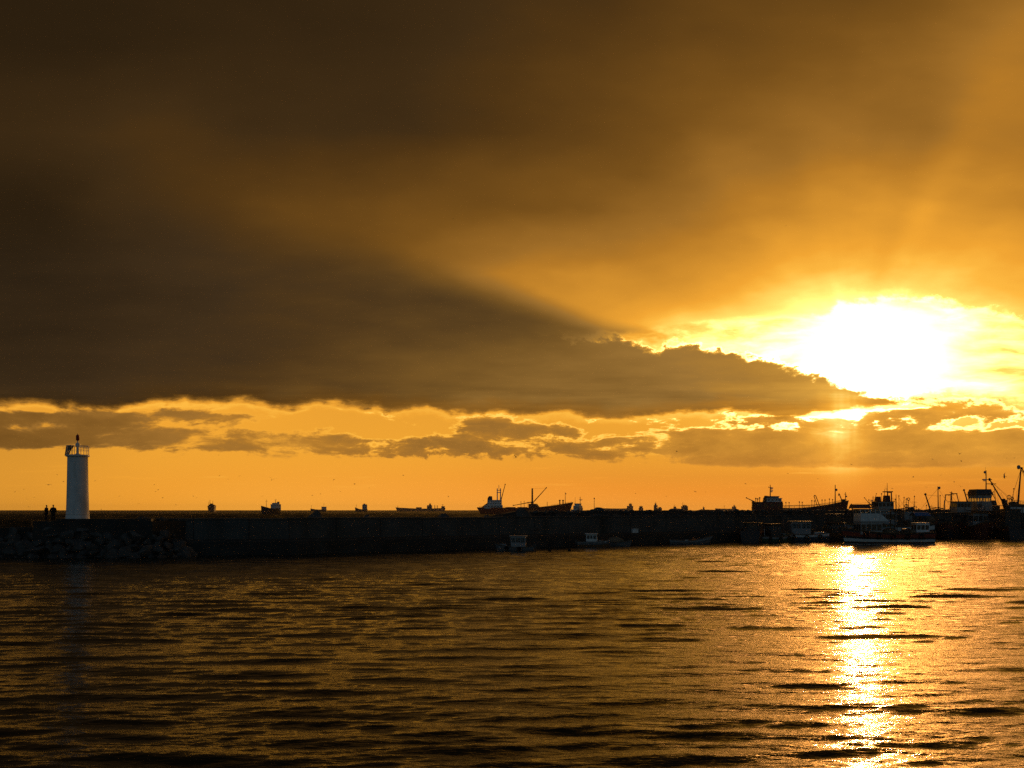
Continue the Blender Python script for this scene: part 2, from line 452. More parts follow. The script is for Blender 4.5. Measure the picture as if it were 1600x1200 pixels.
    sea = np.clip((Xc * -.602 + Yc * .799 - d0 - 18) / 40, 0, 1) * np.clip((1600 - R) / 300, 0, 1)
    for _ in range(70):
        l = math.exp(rng.uniform(math.log(3.0), math.log(26))); a = rng.normal(0, rad(24)) + rad(12); k = 2 * math.pi / l
        fade = np.clip((l / dr - 2.2) / 2.0, 0, 1)[:, None] * sea
        Z += (SEA / math.sqrt(35) / k) * fade * np.cos(k * (Xc * math.sin(a) + Yc * math.cos(a)) + rng.uniform(0, 6.28))
    nr, nth = R.shape
    verts = np.stack([Xc, Yc, Z], -1).reshape(-1, 3)
    ii = np.arange(nr - 1)[:, None] * nth + np.arange(nth - 1)[None, :]
    faces = np.stack([ii, ii + nth, ii + nth + 1, ii + 1], -1).reshape(-1, 4)
    # the water right under and behind the viewer
    me = bpy.data.meshes.new('water')
    me.vertices.add(len(verts)); me.vertices.foreach_set('co', verts.ravel())
    me.loops.add(faces.size); me.loops.foreach_set('vertex_index', faces.ravel())
    me.polygons.add(len(faces))
    me.polygons.foreach_set('loop_start', np.arange(0, faces.size, 4)); me.polygons.foreach_set('loop_total', np.full(len(faces), 4))
    me.polygons.foreach_set('use_smooth', np.ones(len(faces), bool))
    me.update(); me.validate()
    if me.polygons[0].normal.z < 0: me.flip_normals()
    me.materials.append(m)
    o = bpy.data.objects.new('water', me); C.objects.link(o)
    o['kind'] = 'structure'
WSL, RIP1, RIP2, SEA = 0.155, 0.070, 0.014, 0.26
make_water()

# ------------------------------------------------------------------ mesh helpers
class MB:
    """collects boxes, tubes, lathes and lofts; build() links them as ONE mesh object"""
    def __init__(self): self.v = []; self.f = []
    def add(self, vs, fs):
        k = len(self.v); self.v += [tuple(p) for p in vs]; self.f += [tuple(i + k for i in f) for f in fs]; return self
    def box(self, x0, x1, y0, y1, z0, z1, shear=(0, 0), taper=0.0):
        sx, sy = shear
        vs = []
        for z, t in ((z0, 0), (z1, 1)):
            k = taper * t
            vs += [(x0 + sx * t + k, y0 + sy * t + k, z), (x1 + sx * t - k, y0 + sy * t + k, z), (x1 + sx * t - k, y1 + sy * t - k, z), (x0 + sx * t + k, y1 + sy * t - k, z)]
        return self.add(vs, [(3, 2, 1, 0), (4, 5, 6, 7), (0, 1, 5, 4), (1, 2, 6, 5), (2, 3, 7, 6), (3, 0, 4, 7)])
    def tube(self, p, q, r0, r1=None, n=8):
        r1 = r0 if r1 is None else r1
        p, q = Vector(p), Vector(q); d = (q - p).normalized()
        u = d.cross(Vector((0, 0, 1)) if abs(d.z) < .9 else Vector((1, 0, 0))).normalized(); w = d.cross(u)
        vs = []
        for c, r in ((p, r0), (q, r1)):
            for i in range(n):
                a = 2 * math.pi * i / n
                vs.append(c + u * (r * math.cos(a)) + w * (r * math.sin(a)))
        fs = [(i, (i + 1) % n, n + (i + 1) % n, n + i) for i in range(n)] + [tuple(range(n))[::-1], tuple(range(n, 2 * n))]
        return self.add(vs, fs)
    def path(self, pts, r, n=6):
        for a, b in zip(pts[:-1], pts[1:]): self.tube(a, b, r, r, n)
        return self
    def lathe(self, prof, n=24, c=(0, 0, 0)):
        vs = []; fs = []
        for r, z in prof:
            for i in range(n):
                a = 2 * math.pi * i / n
                vs.append((c[0] + r * math.cos(a), c[1] + r * math.sin(a), c[2] + z))
        for j in range(len(prof) - 1):
            for i in range(n):
                fs.append((j * n + i, j * n + (i + 1) % n, (j + 1) * n + (i + 1) % n, (j + 1) * n + i))
        fs += [tuple(range(n))[::-1], tuple((len(prof) - 1) * n + i for i in range(n))]
        return self.add(vs, fs)
    def torus(self, c, R, r, axis='y', n=14, m=6):
        vs = []; fs = []
        for i in range(n):
            a = 2 * math.pi * i / n
            for j in range(m):
                b = 2 * math.pi * j / m
                k = R + r * math.cos(b); h = r * math.sin(b)
                p = (k * math.cos(a), h, k * math.sin(a)) if axis == 'y' else (h, k * math.cos(a), k * math.sin(a))
                vs.append((c[0] + p[0], c[1] + p[1], c[2] + p[2]))
        for i in range(n):
            for j in range(m):
                fs.append((i * m + j, ((i + 1) % n) * m + j, ((i + 1) % n) * m + (j + 1) % m, i * m + (j + 1) % m))
        return self.add(vs, fs)
    def loft(self, rings, caps=True):
        n = len(rings[0]); vs = [p for r in rings for p in r]; fs = []
        for j in range(len(rings) - 1):
            for i in range(n):
                fs.append((j * n + i, j * n + (i + 1) % n, (j + 1) * n + (i + 1) % n, (j + 1) * n + i))
        if caps: fs += [tuple(range(n))[::-1], tuple((len(rings) - 1) * n + i for i in range(n))]
        return self.add(vs, fs)
    def prism(self, poly, y0, y1):
        """poly in the x,z plane pulled from y0 to y1"""
        n = len(poly); vs = [(x, y0, z) for x, z in poly] + [(x, y1, z) for x, z in poly]
        fs = [(i, (i + 1) % n, n + (i + 1) % n, n + i) for i in range(n)] + [tuple(range(n))[::-1], tuple(range(n, 2 * n))]
        return self.add(vs, fs)
    def build(self, name, mat, parent=None, smooth=False):
        me = bpy.data.meshes.new(name); me.from_pydata(self.v, [], self.f)
        bm = bmesh.new(); bm.from_mesh(me); bmesh.ops.recalc_face_normals(bm, faces=bm.faces); bm.to_mesh(me); bm.free()
        if smooth:
            me.polygons.foreach_set('use_smooth', [True] * len(me.polygons))
            try: me.set_sharp_from_angle(angle=rad(40))
            except Exception: pass
        me.materials.append(M[mat] if isinstance(mat, str) else mat)
        o = bpy.data.objects.new(name, me); C.objects.link(o)
        if parent is not None: o.parent = parent
        return o

def tag(o, label, cat, group=None):
    o['label'] = label; o['category'] = cat
    if group: o['group'] = group
    return o

def thing(name, label, cat, loc=(0, 0, 0), rz=0.0, group=None):
    o = bpy.data.objects.new(name, None); C.objects.link(o)
    o.empty_display_size = 0.3
    o.location = loc; o.rotation_euler = (0, 0, rz)
    return tag(o, label, cat, group)

def at(px, Y, z=0.0): return Vector(((px - 800) / FOC * Y, Y, z))
def zat(py, Y): return CAMZ + (797 - py) / FOC * Y

# ------------------------------------------------------------------ the breakwater
P0 = Vector((-24.5, 110.0, 0)); DW = Vector((0.799, 0.602, 0)).normalized(); NW = Vector((DW.y, -DW.x, 0))   # NW faces the viewer
def along(px, back=0.0):
    k = (px - 800) / FOC; p = P0 - NW * back
    return (k * p.y - p.x) / (DW.x - k * DW.y)
def bw(s, back=0.0, z=0.0):
    """point on the breakwater: s along it, back metres behind the quay edge; the seaward end bends round to the lighthouse"""
    p = P0 + DW * s - NW * back
    if s < 0:
        p = P0 + Vector((0.972, 0.235, 0)) * s + Vector((-0.235, 0.972, 0)) * back * 0.8
    return (p.x, p.y, z)

S_END = 215.0
def sweep(profile, ss, jitter=0, seed=1):
    rn = random.Random(seed); rings = []
    for s in ss:
        rings.append([bw(s, b + rn.uniform(-jitter, jitter), z + rn.uniform(-jitter, jitter) * (z > -1)) for b, z in profile])
    return rings

steps = [-17 + 3.0 * i for i in range(int((S_END + 17) / 3.0) + 1)]
q = MB().loft(sweep([(0, -3), (0, 1.45), (.15, 1.62), (3.4, 1.66), (3.4, -3)], steps)).build('quay', 'apron')
q['kind'] = 'structure'

# concrete parapet wall: cast in six metre lengths with open joints and a thin capping
wall = thing('breakwater_wall', 'long dark concrete wall along the breakwater, running from the lighthouse to the harbour', 'wall', bw(0, 3.4, 1.6))
wm, cmb = MB(), MB()
off = Vector(wall.location)
def loc_ring(pts): return [tuple(Vector(p) - off) for p in pts]
rs = random.Random(4)
s = -16.0
while s < S_END:
    L = 5.9; dz = rs.uniform(-.05, .05); db = rs.uniform(-.03, .03)
    ends = [s + .03, s + L - .03]
    wm.loft([loc_ring([bw(e, 3.42 + db, 1.4), bw(e, 3.55 + db, 3.86 + dz), bw(e, 4.5, 3.86 + dz), bw(e, 4.6, 1.4)]) for e in ends])
    cmb.loft([loc_ring([bw(e, 3.46 + db, 3.863 + dz), bw(e, 3.46 + db, 4.02 + dz), bw(e, 4.6, 4.04 + dz), bw(e, 4.6, 3.863 + dz)]) for e in ends])
    s += L
    wm.loft([loc_ring([bw(e, 3.75, 1.4), bw(e, 3.8, 3.8), bw(e, 4.35, 3.8), bw(e, 4.4, 1.4)]) for e in (s - .04, s + .04)])
wm.build('wall_face', 'concrete', wall); cmb.build('coping', 'concrete', wall)

# rubble mound on the sea side
def crest(s):
    px = 800 + FOC * bw(s)[0] / bw(s)[1]
    return float(np.interp(px, [-200, 300, 700, 800, 850, 1200, 1700], [3.0, 3.1, 3.3, 3.5, 4.75, 4.85, 4.95]))
rings = []
rn = random.Random(9)
for s in [-30 + 1.5 * i for i in range(int((S_END + 30) / 1.5))]:
    c = crest(s)
    rings.append([bw(s, 4.61, -2), bw(s, 4.61, min(3.5, c)), bw(s, 6.0, c + rn.uniform(-.2, .1)), bw(s, 8.5, c + rn.uniform(-.25, .15)), bw(s, 11, 2 + rn.uniform(-.3, .3)), bw(s, 15, -1), bw(s, 15, -2)])
m = MB().loft(rings).build('breakwater_mound', 'mound'); m['kind'] = 'structure'

# ------------------------------------------------------------------ boulders
def rock_mesh(seed):
    rnd = random.Random(seed)
    bm = bmesh.new(); bmesh.ops.create_icosphere(bm, subdivisions=3, radius=1.0)
    cuts = [(Vector((rnd.gauss(0, 1), rnd.gauss(0, 1), rnd.gauss(0, .8))).normalized(), rnd.uniform(.50, .85)) for _ in range(13)]
    for v in bm.verts:
        for n, d in cuts:
            k = v.co.dot(n)
            if k > d: v.co -= n * (k - d) * .93
    sx, sy, sz = rnd.uniform(.95, 1.35), rnd.uniform(.75, 1.05), rnd.uniform(.62, .85)
    for v in bm.verts:
        v.co = Vector((v.co.x * sx, v.co.y * sy, v.co.z * sz)) * (1 + rnd.uniform(-.015, .015))
    me = bpy.data.meshes.new('boulder'); bm.to_mesh(me); bm.free()
    me.polygons.foreach_set('use_smooth', [True] * len(me.polygons))
    try: me.set_sharp_from_angle(angle=rad(28))
    except Exception: pass
    me.materials.append(M['rock']); return me
ROCKS = [rock_mesh(40 + i) for i in range(9)]
rr = random.Random(5)
def boulder(p, size, label, group=None, flat=1.0, rot=None, mesh=None):
    o = bpy.data.objects.new('boulder', mesh or rr.choice(ROCKS)); C.objects.link(o)
    o.location = p; o.scale = (size, size, size * flat)
    o.rotation_euler = rot or (rr.uniform(-.5, .5), rr.uniform(-.5, .5), rr.uniform(0, 6.28))
    return tag(o, label, 'rock', group)

# heap round the head of the breakwater
HEAD_Y = 103.6
def heap_top(px): return float(np.interp(px, [-140, -60, 0, 45, 62, 150, 240, 262, 285, 318], [.3, 1.1, 2.2, 2.9, 3.35, 3.3, 3.2, 2.6, 1.5, .2]))
base = []
for px in range(-150, 331, 15):
    t = heap_top(px) - .55; y0 = HEAD_Y + (max(0, px - 250) * .05)
    base.append([tuple(at(px, y0 - 1.5, -2)), tuple(at(px, y0 + .2, -.3)), tuple(at(px, y0 + 3.4, max(-.2, t))), tuple(at(px, y0 + 9, max(-.2, min(t, 3)))), tuple(at(px, y0 + 16, -.8)), tuple(at(px, y0 + 16, -2))])
m = MB().loft(base).build('breakwater_head', 'mound'); m['kind'] = 'structure'
for row in range(7):
    u = row / 6.0
    px = -95 + rr.uniform(0, 10)
    while px < 312:
        size = min(1.25, .42 + rr.expovariate(3.2)) * (1.05 - .2 * u)
        zt = heap_top(px)
        y0 = HEAD_Y + max(0, px - 250) * .05
        z = u * zt - .15 + rr.uniform(-.12, .12)
        if zt > .5 or u < .35:
            boulder(at(px, y0 + .2 + 3.3 * u + rr.uniform(-.3, .3), z), size, 'dark grey boulder in the heap below the lighthouse', 'boulders heaped round the breakwater head', rr.uniform(.8, 1.1))
        px += size * 2 * 14.8 * rr.uniform(.7, 1.0)
# low rocks in front of the platform's right end and one flat boulder on the slab
boulder(at(222, 108, 3.95), .62, 'low flat boulder on the slab to the right of the lighthouse', flat=.55, rot=(0, 0, .3))
boulder(at(255, 109, 3.85), .75, 'boulder capping the end of the wall where the rock heap stops', flat=.6, rot=(0, .1, 1))

# peaked armour blocks whose tips show over the wall
def peak(px, py, half_px, label, lean=0.0, seed=0):
    s = along(px, 5.9); p = bw(s, 5.9); Y = p[1]
    zt = zat(py, Y); hw = half_px / FOC * Y
    rnd = random.Random(seed); n = 9
    mb = MB(); rings = []
    for k, (f, zz) in enumerate(((1.75, 2.3), (1.35, 3.0), (1.0, 3.75), (.52, 3.75 + (zt - 3.75) * .55), (.17, zt - .08))):
        rings.append([(lean * hw * (zz - 3.75) / 1.2 + f * hw * (1 + rnd.uniform(-.12, .12)) * math.cos(2 * math.pi * i / n), f * hw * .75 * (1 + rnd.uniform(-.12, .12)) * math.sin(2 * math.pi * i / n), zz + rnd.uniform(-.08, .08)) for i in range(n)])
    mb.loft(rings)
    o = mb.build('boulder', 'rock'); o.location = (p[0], p[1], 0)
    tag(o, label, 'rock')
peak(492, 797.5, 17, 'tall peaked boulder over the wall, leftmost of the peaks and broad at its foot', .25, 1)
peak(570, 803.5, 11, 'small leaning boulder tip over the wall between two broader peaks', .9, 2)
peak(692, 801.5, 13, 'pointed boulder over the wall to the right of the long far tanker', .2, 3)
peak(760, 804, 9, 'low boulder tip over the wall below the stern of the red cargo ship', .2, 4)
peak(813, 793, 22, 'largest peaked boulder over the wall, in front of the middle of the red cargo ship', .1, 5)

# armour along the crest, from the red ship's bow to the harbour
px = 836.0
while px < 1680:
    b = 6.0 + rr.uniform(-.6, 1.2)
    s = along(px, b)
    size = rr.uniform(.38, .62)
    c = crest(s) - .17
    boulder(bw(s, b, c + rr.uniform(-.12, .06)), size, 'dark boulder in the ragged row on top of the breakwater', 'boulders along the breakwater crest', rr.uniform(.7, .95))
    if rr.random() < .7:
        boulder(bw(s + rr.uniform(-.5, .5), 5.0, c - .55 + rr.uniform(-.15, .1)), size * .8, 'dark boulder in the ragged row on top of the breakwater', 'boulders along the breakwater crest', .8)
    px += size * 2 * FOC / bw(s)[1] * rr.uniform(.55, .85)
boulder(bw(along(935, 6.3), 6.3, 4.85), .95, 'high rounded boulder on the breakwater crest at the foot of the thin pole', flat=.75, rot=(0, 0, 0))
pl = thing('marker_pole', 'thin pole standing on the breakwater crest to the right of the red cargo ship', 'pole', bw(along(928.5, 6.2), 6.2, 4.75))
MB().tube((0, 0, -.6), (0, 0, 1.75), .045, .03).build('post', 'steel', pl)
MB().lathe([(.09, 0), (.09, .14), (.03, .18)], 10, (0, 0, 1.75)).build('cap', 'steel', pl)

# ------------------------------------------------------------------ lighthouse
LY = 107.0
slab = MB()
sl = [(52, 105.6), (238, 105.8), (300, 111.0), (290, 113.0), (70, 112), (48, 109)]
slab.loft([[tuple(at(a, b, z)) for a, b in sl] for z in (1.6, 3.55, 3.72)])
slab.loft([[tuple(at(a, b, z)) for a, b in [(88, 105.9), (236, 106.0), (244, 108.5), (232, 111.8), (92, 111.5)]] for z in (3.723, 3.98)])
o = slab.build('pier_head', 'apron'); o['kind'] = 'structure'

lh = thing('lighthouse', 'white round lighthouse tower with a railed gallery and red lantern on the breakwater head', 'lighthouse', at(121.3, LY, 3.98))
lh.scale = (.90, .90, 1)
MB().lathe([(1.33, 0), (1.33, .22), (1.30, .26), (1.30, .47), (1.33, .5)], 40).build('plinth', 'tower', lh, True)
H = zat(712.5, LY) - 3.98
MB().lathe([(1.275, .503), (1.265, .8), (1.21, 2.6), (1.165, 4.6), (1.135, H - .25), (1.13, H - .12)], 48).build('tower', 'tower', lh, True)
gal = MB().lathe([(1.14, H - .123), (1.30, H - .06), (1.34, H - .05), (1.34, H + .1), (1.30, H + .12), (.05, H + .125)], 48).build('gallery', 'white', lh, True)
rail = MB()
for k in range(22):
    a = 2 * math.pi * k / 22
    rail.tube((1.24 * math.cos(a), 1.24 * math.sin(a), H + .1), (1.24 * math.cos(a), 1.24 * math.sin(a), H + 1.06), .018, .018, 6)
pts = [(1.24 * math.cos(2 * math.pi * k / 40), 1.24 * math.sin(2 * math.pi * k / 40)) for k in range(41)]
rail.path([(x, y, H + 1.06) for x, y in pts], .03); rail.path([(x, y, H + .58) for x, y in pts], .016)
rail.build('railing', 'white', lh)
MB().lathe([(.30, H + .126), (.27, H + .2), (.155, H + .3), (.14, H + .95), (.24, H + 1.02), (.26, H + 1.25), (.2, H + 1.36), (.07, H + 1.42), (.06, H + 1.62)], 20).build('lamp_post', 'white', lh, True)
lan = MB().lathe([(.09, H + 1.623), (.16, H + 1.66), (.19, H + 1.72), (.185, H + 2.02), (.20, H + 2.05), (.18, H + 2.18), (.05, H + 2.3)], 18).build('lantern', 'lamp_red', lh, True)
MB().tube((0, 0, H + 2.29), (0, 0, H + 2.42), .02).build('finial', 'steel', lan)
pan = MB()
pan.prism([(-1.36, H + .02), (-1.16, H + 1.12), (-.62, H + 1.16), (-.60, H + 1.08), (-.98, H + .62), (-1.28, H + .02)], -.42, .42)
pan.build('solar_panel', 'pane', lh)
MB().tube((-.75, -.35, H + .12), (-.72, -.35, H + 1.06), .03).tube((-.75, .35, H + .12), (-.72, .35, H + 1.06), .03).tube((-1.2, 0, H + .15), (-.72, 0, H + .8), .025).build('panel_stand', 'steel', lh)
dr = MB().box(-.36, .36, 1.1, 1.31, .52, 2.35).build('door', 'grey', lh)
MB().box(.22, .28, 1.30, 1.36, 1.3, 1.5).build('handle', 'steel', dr)
MB().tube((1.17, -.12, .55), (1.12, -.12, H - .1), .03).tube((1.17, .18, .55), (1.12, .18, H - .1), .03).build('downpipe', 'steel', lh)

# ------------------------------------------------------------------ people
def person(loc, rz, label, h, jacket, legs, arm_out, lean):
    """one skinned body; jacket, trousers and hair are grown over it as their own pieces"""
    k = h / 1.75
    def skin(name, pts, edges, mat, parent, rootv=0, sub=2):
        me = bpy.data.meshes.new(name); me.from_pydata([Vector(p[:3]) * k for p in pts], edges, [])
        o = bpy.data.objects.new(name, me); C.objects.link(o)
        md = o.modifiers.new('skin', 'SKIN'); md.use_smooth_shade = True
        for i, p in enumerate(pts):
            r = p[3] if isinstance(p[3], tuple) else (p[3], p[3])
            me.skin_vertices[0].data[i].radius = (r[0] * k, r[1] * k)
        me.skin_vertices[0].data[rootv].use_root = True
        ms = o.modifiers.new('sub', 'SUBSURF'); ms.levels = ms.render_levels = sub
        bpy.context.view_layer.update()
        ev = o.evaluated_get(bpy.context.evaluated_depsgraph_get())
        new = bpy.data.meshes.new_from_object(ev)
        o.modifiers.clear(); o.data = new
        new.materials.clear(); new.materials.append(M[mat])
        if parent: o.parent = parent
        return o
    root = thing('person', label, 'person', loc, rz)
    # joints: x right, y forward, z up
    pts = [(0, 0, .93, (.13, .10)), (0, .01, 1.12, (.125, .09)), (0, .02 + lean, 1.34, (.155, .10)), (0, .01 + lean, 1.47, (.06, .055)), (0, .03 + lean, 1.56, (.055, .06)), (0, .04 + lean, 1.66, (.073, .085)), (0, .03 + lean, 1.71, (.05, .06))]
    e = [(0, 1), (1, 2), (2, 3), (3, 4), (4, 5), (5, 6)]
    for sg in (-1, 1):
        n = len(pts)
        pts += [(sg * .18, .01 + lean, 1.41, .062), (sg * (.25 + arm_out), -.03 + lean, 1.16, .045), (sg * (.20 + arm_out * .4), .09 + lean, .95, .032), (sg * (.19 + arm_out * .3), .12 + lean, .90, (.04, .02))]
        e += [(2, n), (n, n + 1), (n + 1, n + 2), (n + 2, n + 3)]
        hx, hy, hz = sg * (.19 + arm_out * .3), .12 + lean, .90
        for f, (ox, ln) in enumerate(((-.026, .065), (-.009, .078), (.009, .074), (.025, .058))):
            m_ = len(pts)
            pts += [(hx + ox, hy + .015, hz - .045, .009), (hx + ox, hy + .028, hz - .045 - ln * .6, .008), (hx + ox, hy + .022, hz - .045 - ln, .007)]
            e += [(n + 3, m_), (m_, m_ + 1), (m_ + 1, m_ + 2)]
        m_ = len(pts)
        pts += [(hx - sg * .035, hy + .025, hz - .015, .010), (hx - sg * .045, hy + .045, hz - .055, .008)]
        e += [(n + 3, m_), (m_, m_ + 1)]
    for sg in (-1, 1):
        n = len(pts)
        pts += [(sg * .095, 0, .86, .085), (sg * .105, .015, .48, .058), (sg * .11, -.01, .10, .042), (sg * .12, .04, .045, (.045, .04)), (sg * .125, .15, .035, (.04, .03))]
        e += [(0, n), (n, n + 1), (n + 1, n + 2), (n + 2, n + 3), (n + 3, n + 4)]
    body = skin('body', pts, e, 'skin', root)
    j = [(0, 0, .74, (.20, .16)), (0, .01, 1.12, (.21, .16)), (0, .02 + lean, 1.36, (.22, .155)), (0, .005 + lean, 1.50, (.11, .10))]
    je = [(0, 1), (1, 2), (2, 3)]
    for sg in (-1, 1):
        n = len(j)
        j += [(sg * .19, .01 + lean, 1.40, .10), (sg * (.27 + arm_out), -.03 + lean, 1.16, .085), (sg * (.22 + arm_out * .4), .085 + lean, .96, .065)]
        je += [(2, n), (n, n + 1), (n + 1, n + 2)]
    skin('jacket', j, je, jacket, root)
    t = [(0, 0, .92, (.17, .14))]; te = []
    for sg in (-1, 1):
        n = len(t)
        t += [(sg * .1, 0, .84, .125), (sg * .105, .015, .48, .10), (sg * .108, -.008, .09, .085)]
        te += [(0, n), (n, n + 1), (n + 1, n + 2)]
    skin('trousers', t, te, legs, root)
    for sg in (-1, 1):
        skin('shoe', [(sg * .115, -.04, .045, (.05, .045)), (sg * .12, .06, .045, (.052, .045)), (sg * .126, .17, .035, (.045, .032))], [(0, 1), (1, 2)], 'rubber', root)
    skin('hair', [(0, -.03 + lean, 1.66, (.088, .085)), (0, .02 + lean, 1.72, (.092, .10)), (0, .05 + lean, 1.75, (.07, .06))], [(0, 1), (1, 2)], 'hair', root)
    face = MB()
    for sx in (-.03, .03): face.lathe([(.004, -.008), (.010, 0), (.004, .008)], 8, (sx, .122 + lean, 1.665))
    face.lathe([(.004, -.02), (.014, -.012), (.010, .01), (.004, .02)], 8, (0, .128 + lean, 1.635))
    face.box(-.022, .022, .113 + lean, .119 + lean, 1.598, 1.606)
    for sx in (-.078, .078): face.lathe([(.006, -.028), (.016, 0), (.006, .028)], 8, (sx, .035 + lean, 1.655))
    for v in range(len(face.v)): face.v[v] = tuple(c * k for c in face.v[v])
    face.build('face', 'skin', root)
    return root
person(at(72.2, 106.6, 3.72), rad(-38), 'person in a dark jacket standing on the pier head, the one farther from the lighthouse', 1.70, 'cloth_black', 'cloth_blue', .0, .02)
person(at(83.2, 106.5, 3.72), rad(12), 'broad shouldered person in a dark jacket standing nearer to the lighthouse, seen from behind', 1.72, 'cloth_black', 'cloth_black', .03, .0)

# ------------------------------------------------------------------ boats and ships
def hull_lines(L, Bm, fb, sb, ss, draft, rake, transom, full, n=17, srake=0.0):
    """stations from stern (-L/2) to bow (+L/2): x, half beam, sheer height"""
    st = []
    for i in range(n):
        t = i / (n - 1)
        hb = Bm / 2 * max(.025, 1 - max(0, (t - full) / (1 - full)) ** 2.3) * (transom + (1 - transom) * min(1, t / .28) ** .7)
        z = fb + sb * max(0, (t - .45) / .55) ** 1.8 + ss * max(0, (.38 - t) / .38) ** 1.6
        st.append((t, -L / 2 + L * t, hb, z))
    return st

def hull_point(st, i, f, draft, rake, srake, L):
    """f 1 at the sheer, 0 at the waterline, -1 at the keel"""
    t, x, hb, z = st[i]
    if f >= 0:
        w = (.80 + .20 * f ** .8) if t < .75 else (.80 + .20 * f ** .8) - (1 - f) * .35 * (t - .75) / .25
        y, zz = hb * w, z * f
    else:
        w = .80 - (.35 * max(0, (t - .75) / .25))
        y, zz = hb * w * math.sqrt(max(0, 1 + f)) , draft * f
    xx = x - rake * (1 - f) * .5 * max(0, (t - .6) / .4) ** 1.5 * (1 if f >= 0 else 1.3) + srake * (1 - f) * .5 * max(0, (.3 - t) / .3)
    return xx, y, zz

def hull(root, L, Bm, fb, sb, ss, draft=.8, rake=1.2, transom=.8, full=.5, mat='dark', stripe=None, bulwark=.5, srake=0.0, boot=None, deckmat='deck', smooth=True):
    st = hull_lines(L, Bm, fb, sb, ss, draft, rake, transom, full)
    fs = [1, .75, .5, .25, 0, -.35, -.7, -1]
    rings = []; deck = []
    for i, (t, x, hb, z) in enumerate(st):
        side = [hull_point(st, i, f, draft, rake, srake, L) for f in fs]
        th = min(.07 * (1 if L < 30 else 3), hb * .5)
        xx = side[0][0]
        ring = [(a, b, c) for a, b, c in side] + [(a, -b, c) for a, b, c in side[-2::-1]]
        ring += [(xx, -(hb - th), z), (xx, -(hb - th), z - bulwark), (xx, hb - th, z - bulwark), (xx, hb - th, z)]
        rings.append(ring); deck.append([(xx, hb - th * 1.02, z - bulwark), (xx, -(hb - th * 1.02), z - bulwark)])
    h = MB().loft(rings).build('hull', mat, root, smooth)
    d = MB(); vs = [p for pr in deck for p in pr]
    vs = [(a, b, c + .012) for a, b, c in vs] + [(a, b, c + .005) for a, b, c in vs]; m2 = len(deck) * 2
    for i in range(len(deck) - 1):
        d.f += [(2 * i, 2 * i + 1, 2 * i + 3, 2 * i + 2), (m2 + 2 * i, m2 + 2 * i + 2, m2 + 2 * i + 3, m2 + 2 * i + 1)]
    d.v = vs
    d.build('deck', deckmat, root)
    def belt(name, f0, f1, outw, m):
        bb = MB()
        for sg in (1, -1):
            rg = []
            for i in range(len(st)):
                a = hull_point(st, i, f0, draft, rake, srake, L); b = hull_point(st, i, f1, draft, rake, srake, L)
                rg.append([(a[0], sg * (a[1] - .01), a[2]), (a[0], sg * (a[1] + outw), a[2]), (b[0], sg * (b[1] + outw), b[2]), (b[0], sg * (b[1] - .01), b[2])])
            bb.loft(rg)
        bb.build(name, m, root, smooth)
    if stripe:
        for (f0, f1, m) in stripe: belt('stripe', f0, f1, .03 * (1 if L < 30 else 3), m)
    belt('gunwale', .93, 1.02, .06 * (1 if L < 30 else 2.5), 'wood' if L < 30 else mat)
    if boot: belt('boot_top', -.12, .16, .022 * (1 if L < 30 else 3), boot)
    return st

def deckz(st, x, bulwark=.5):
    xs = [s[1] for s in st]; return float(np.interp(x, xs, [s[3] for s in st])) - bulwark

def wheelhouse(root, x0, x1, hy, z0, z1, mat, nx=3, ny=3, sill=.45, head=.86, slope=0.0, roofmat=None, over=.15, name='wheelhouse', see=True):
    """walls below the sill, posts between real openings, panes in them, an overhanging roof"""
    H = z1 - z0; zs, zh = z0 + H * sill, z0 + H * head; th = .06 * max(1, (x1 - x0) / 4)
    w = MB()
    for (a, b, c, d) in ((x0, x1, -hy, -hy + th), (x0, x1, hy - th, hy), (x0, x0 + th, -hy + th, hy - th), (x1 - th, x1, -hy + th, hy - th)):
        w.box(a, b, c, d, z0, zs); w.box(a, b, c, d, zh, z1)
    pw = th * 1.6
    for k in range(nx + 1):
        x = x0 + (x1 - x0 - pw) * k / nx
        for y in (-hy, hy - th): w.box(x, x + pw, y, y + th, zs, zh)
    for k in range(1, ny):
        y = -hy + (2 * hy - pw) * k / ny
        for x in (x0, x1 - th): w.box(x, x + th, y, y + pw, zs, zh)
    if slope:
        for i, (a, b, c) in enumerate(w.v):
            if a > (x0 + x1) / 2: w.v[i] = (a + slope * (c - z0) / H, b, c)
    o = w.build(name, mat, root)
    for k in range(nx):
        xa = x0 + (x1 - x0 - pw) * k / nx + pw; xb = x0 + (x1 - x0 - pw) * (k + 1) / nx
        if xb - xa < .03: continue
        sh = slope * .65 * (xa - x0) / (x1 - x0)
        for y in (-hy + th * .45, hy - th * .55): MB().box(xa + sh, xb + sh, y, y + .012, zs, zh).build('window', 'glass' if see else 'pane', o)
    for k in range(ny):
        ya = -hy + (2 * hy - pw) * k / ny + pw; yb = -hy + (2 * hy - pw) * (k + 1) / ny
        if k == 0: ya = -hy + th * 1.5
        if k == ny - 1: yb = hy - th * 1.5
        for x, f in ((x0 + th * .45, 0), (x1 - th * .55, 1)): MB().box(x + slope * sill * f, x + slope * sill * f + .012, ya, yb, zs, zh, shear=(slope * (head - sill) * f, 0)).build('window', 'glass' if see else 'pane', o)
    MB().box(x0 - over, x1 + over + slope, -hy - over, hy + over, z1 + .003, z1 + .09).build('roof', roofmat or mat, o)
    return o

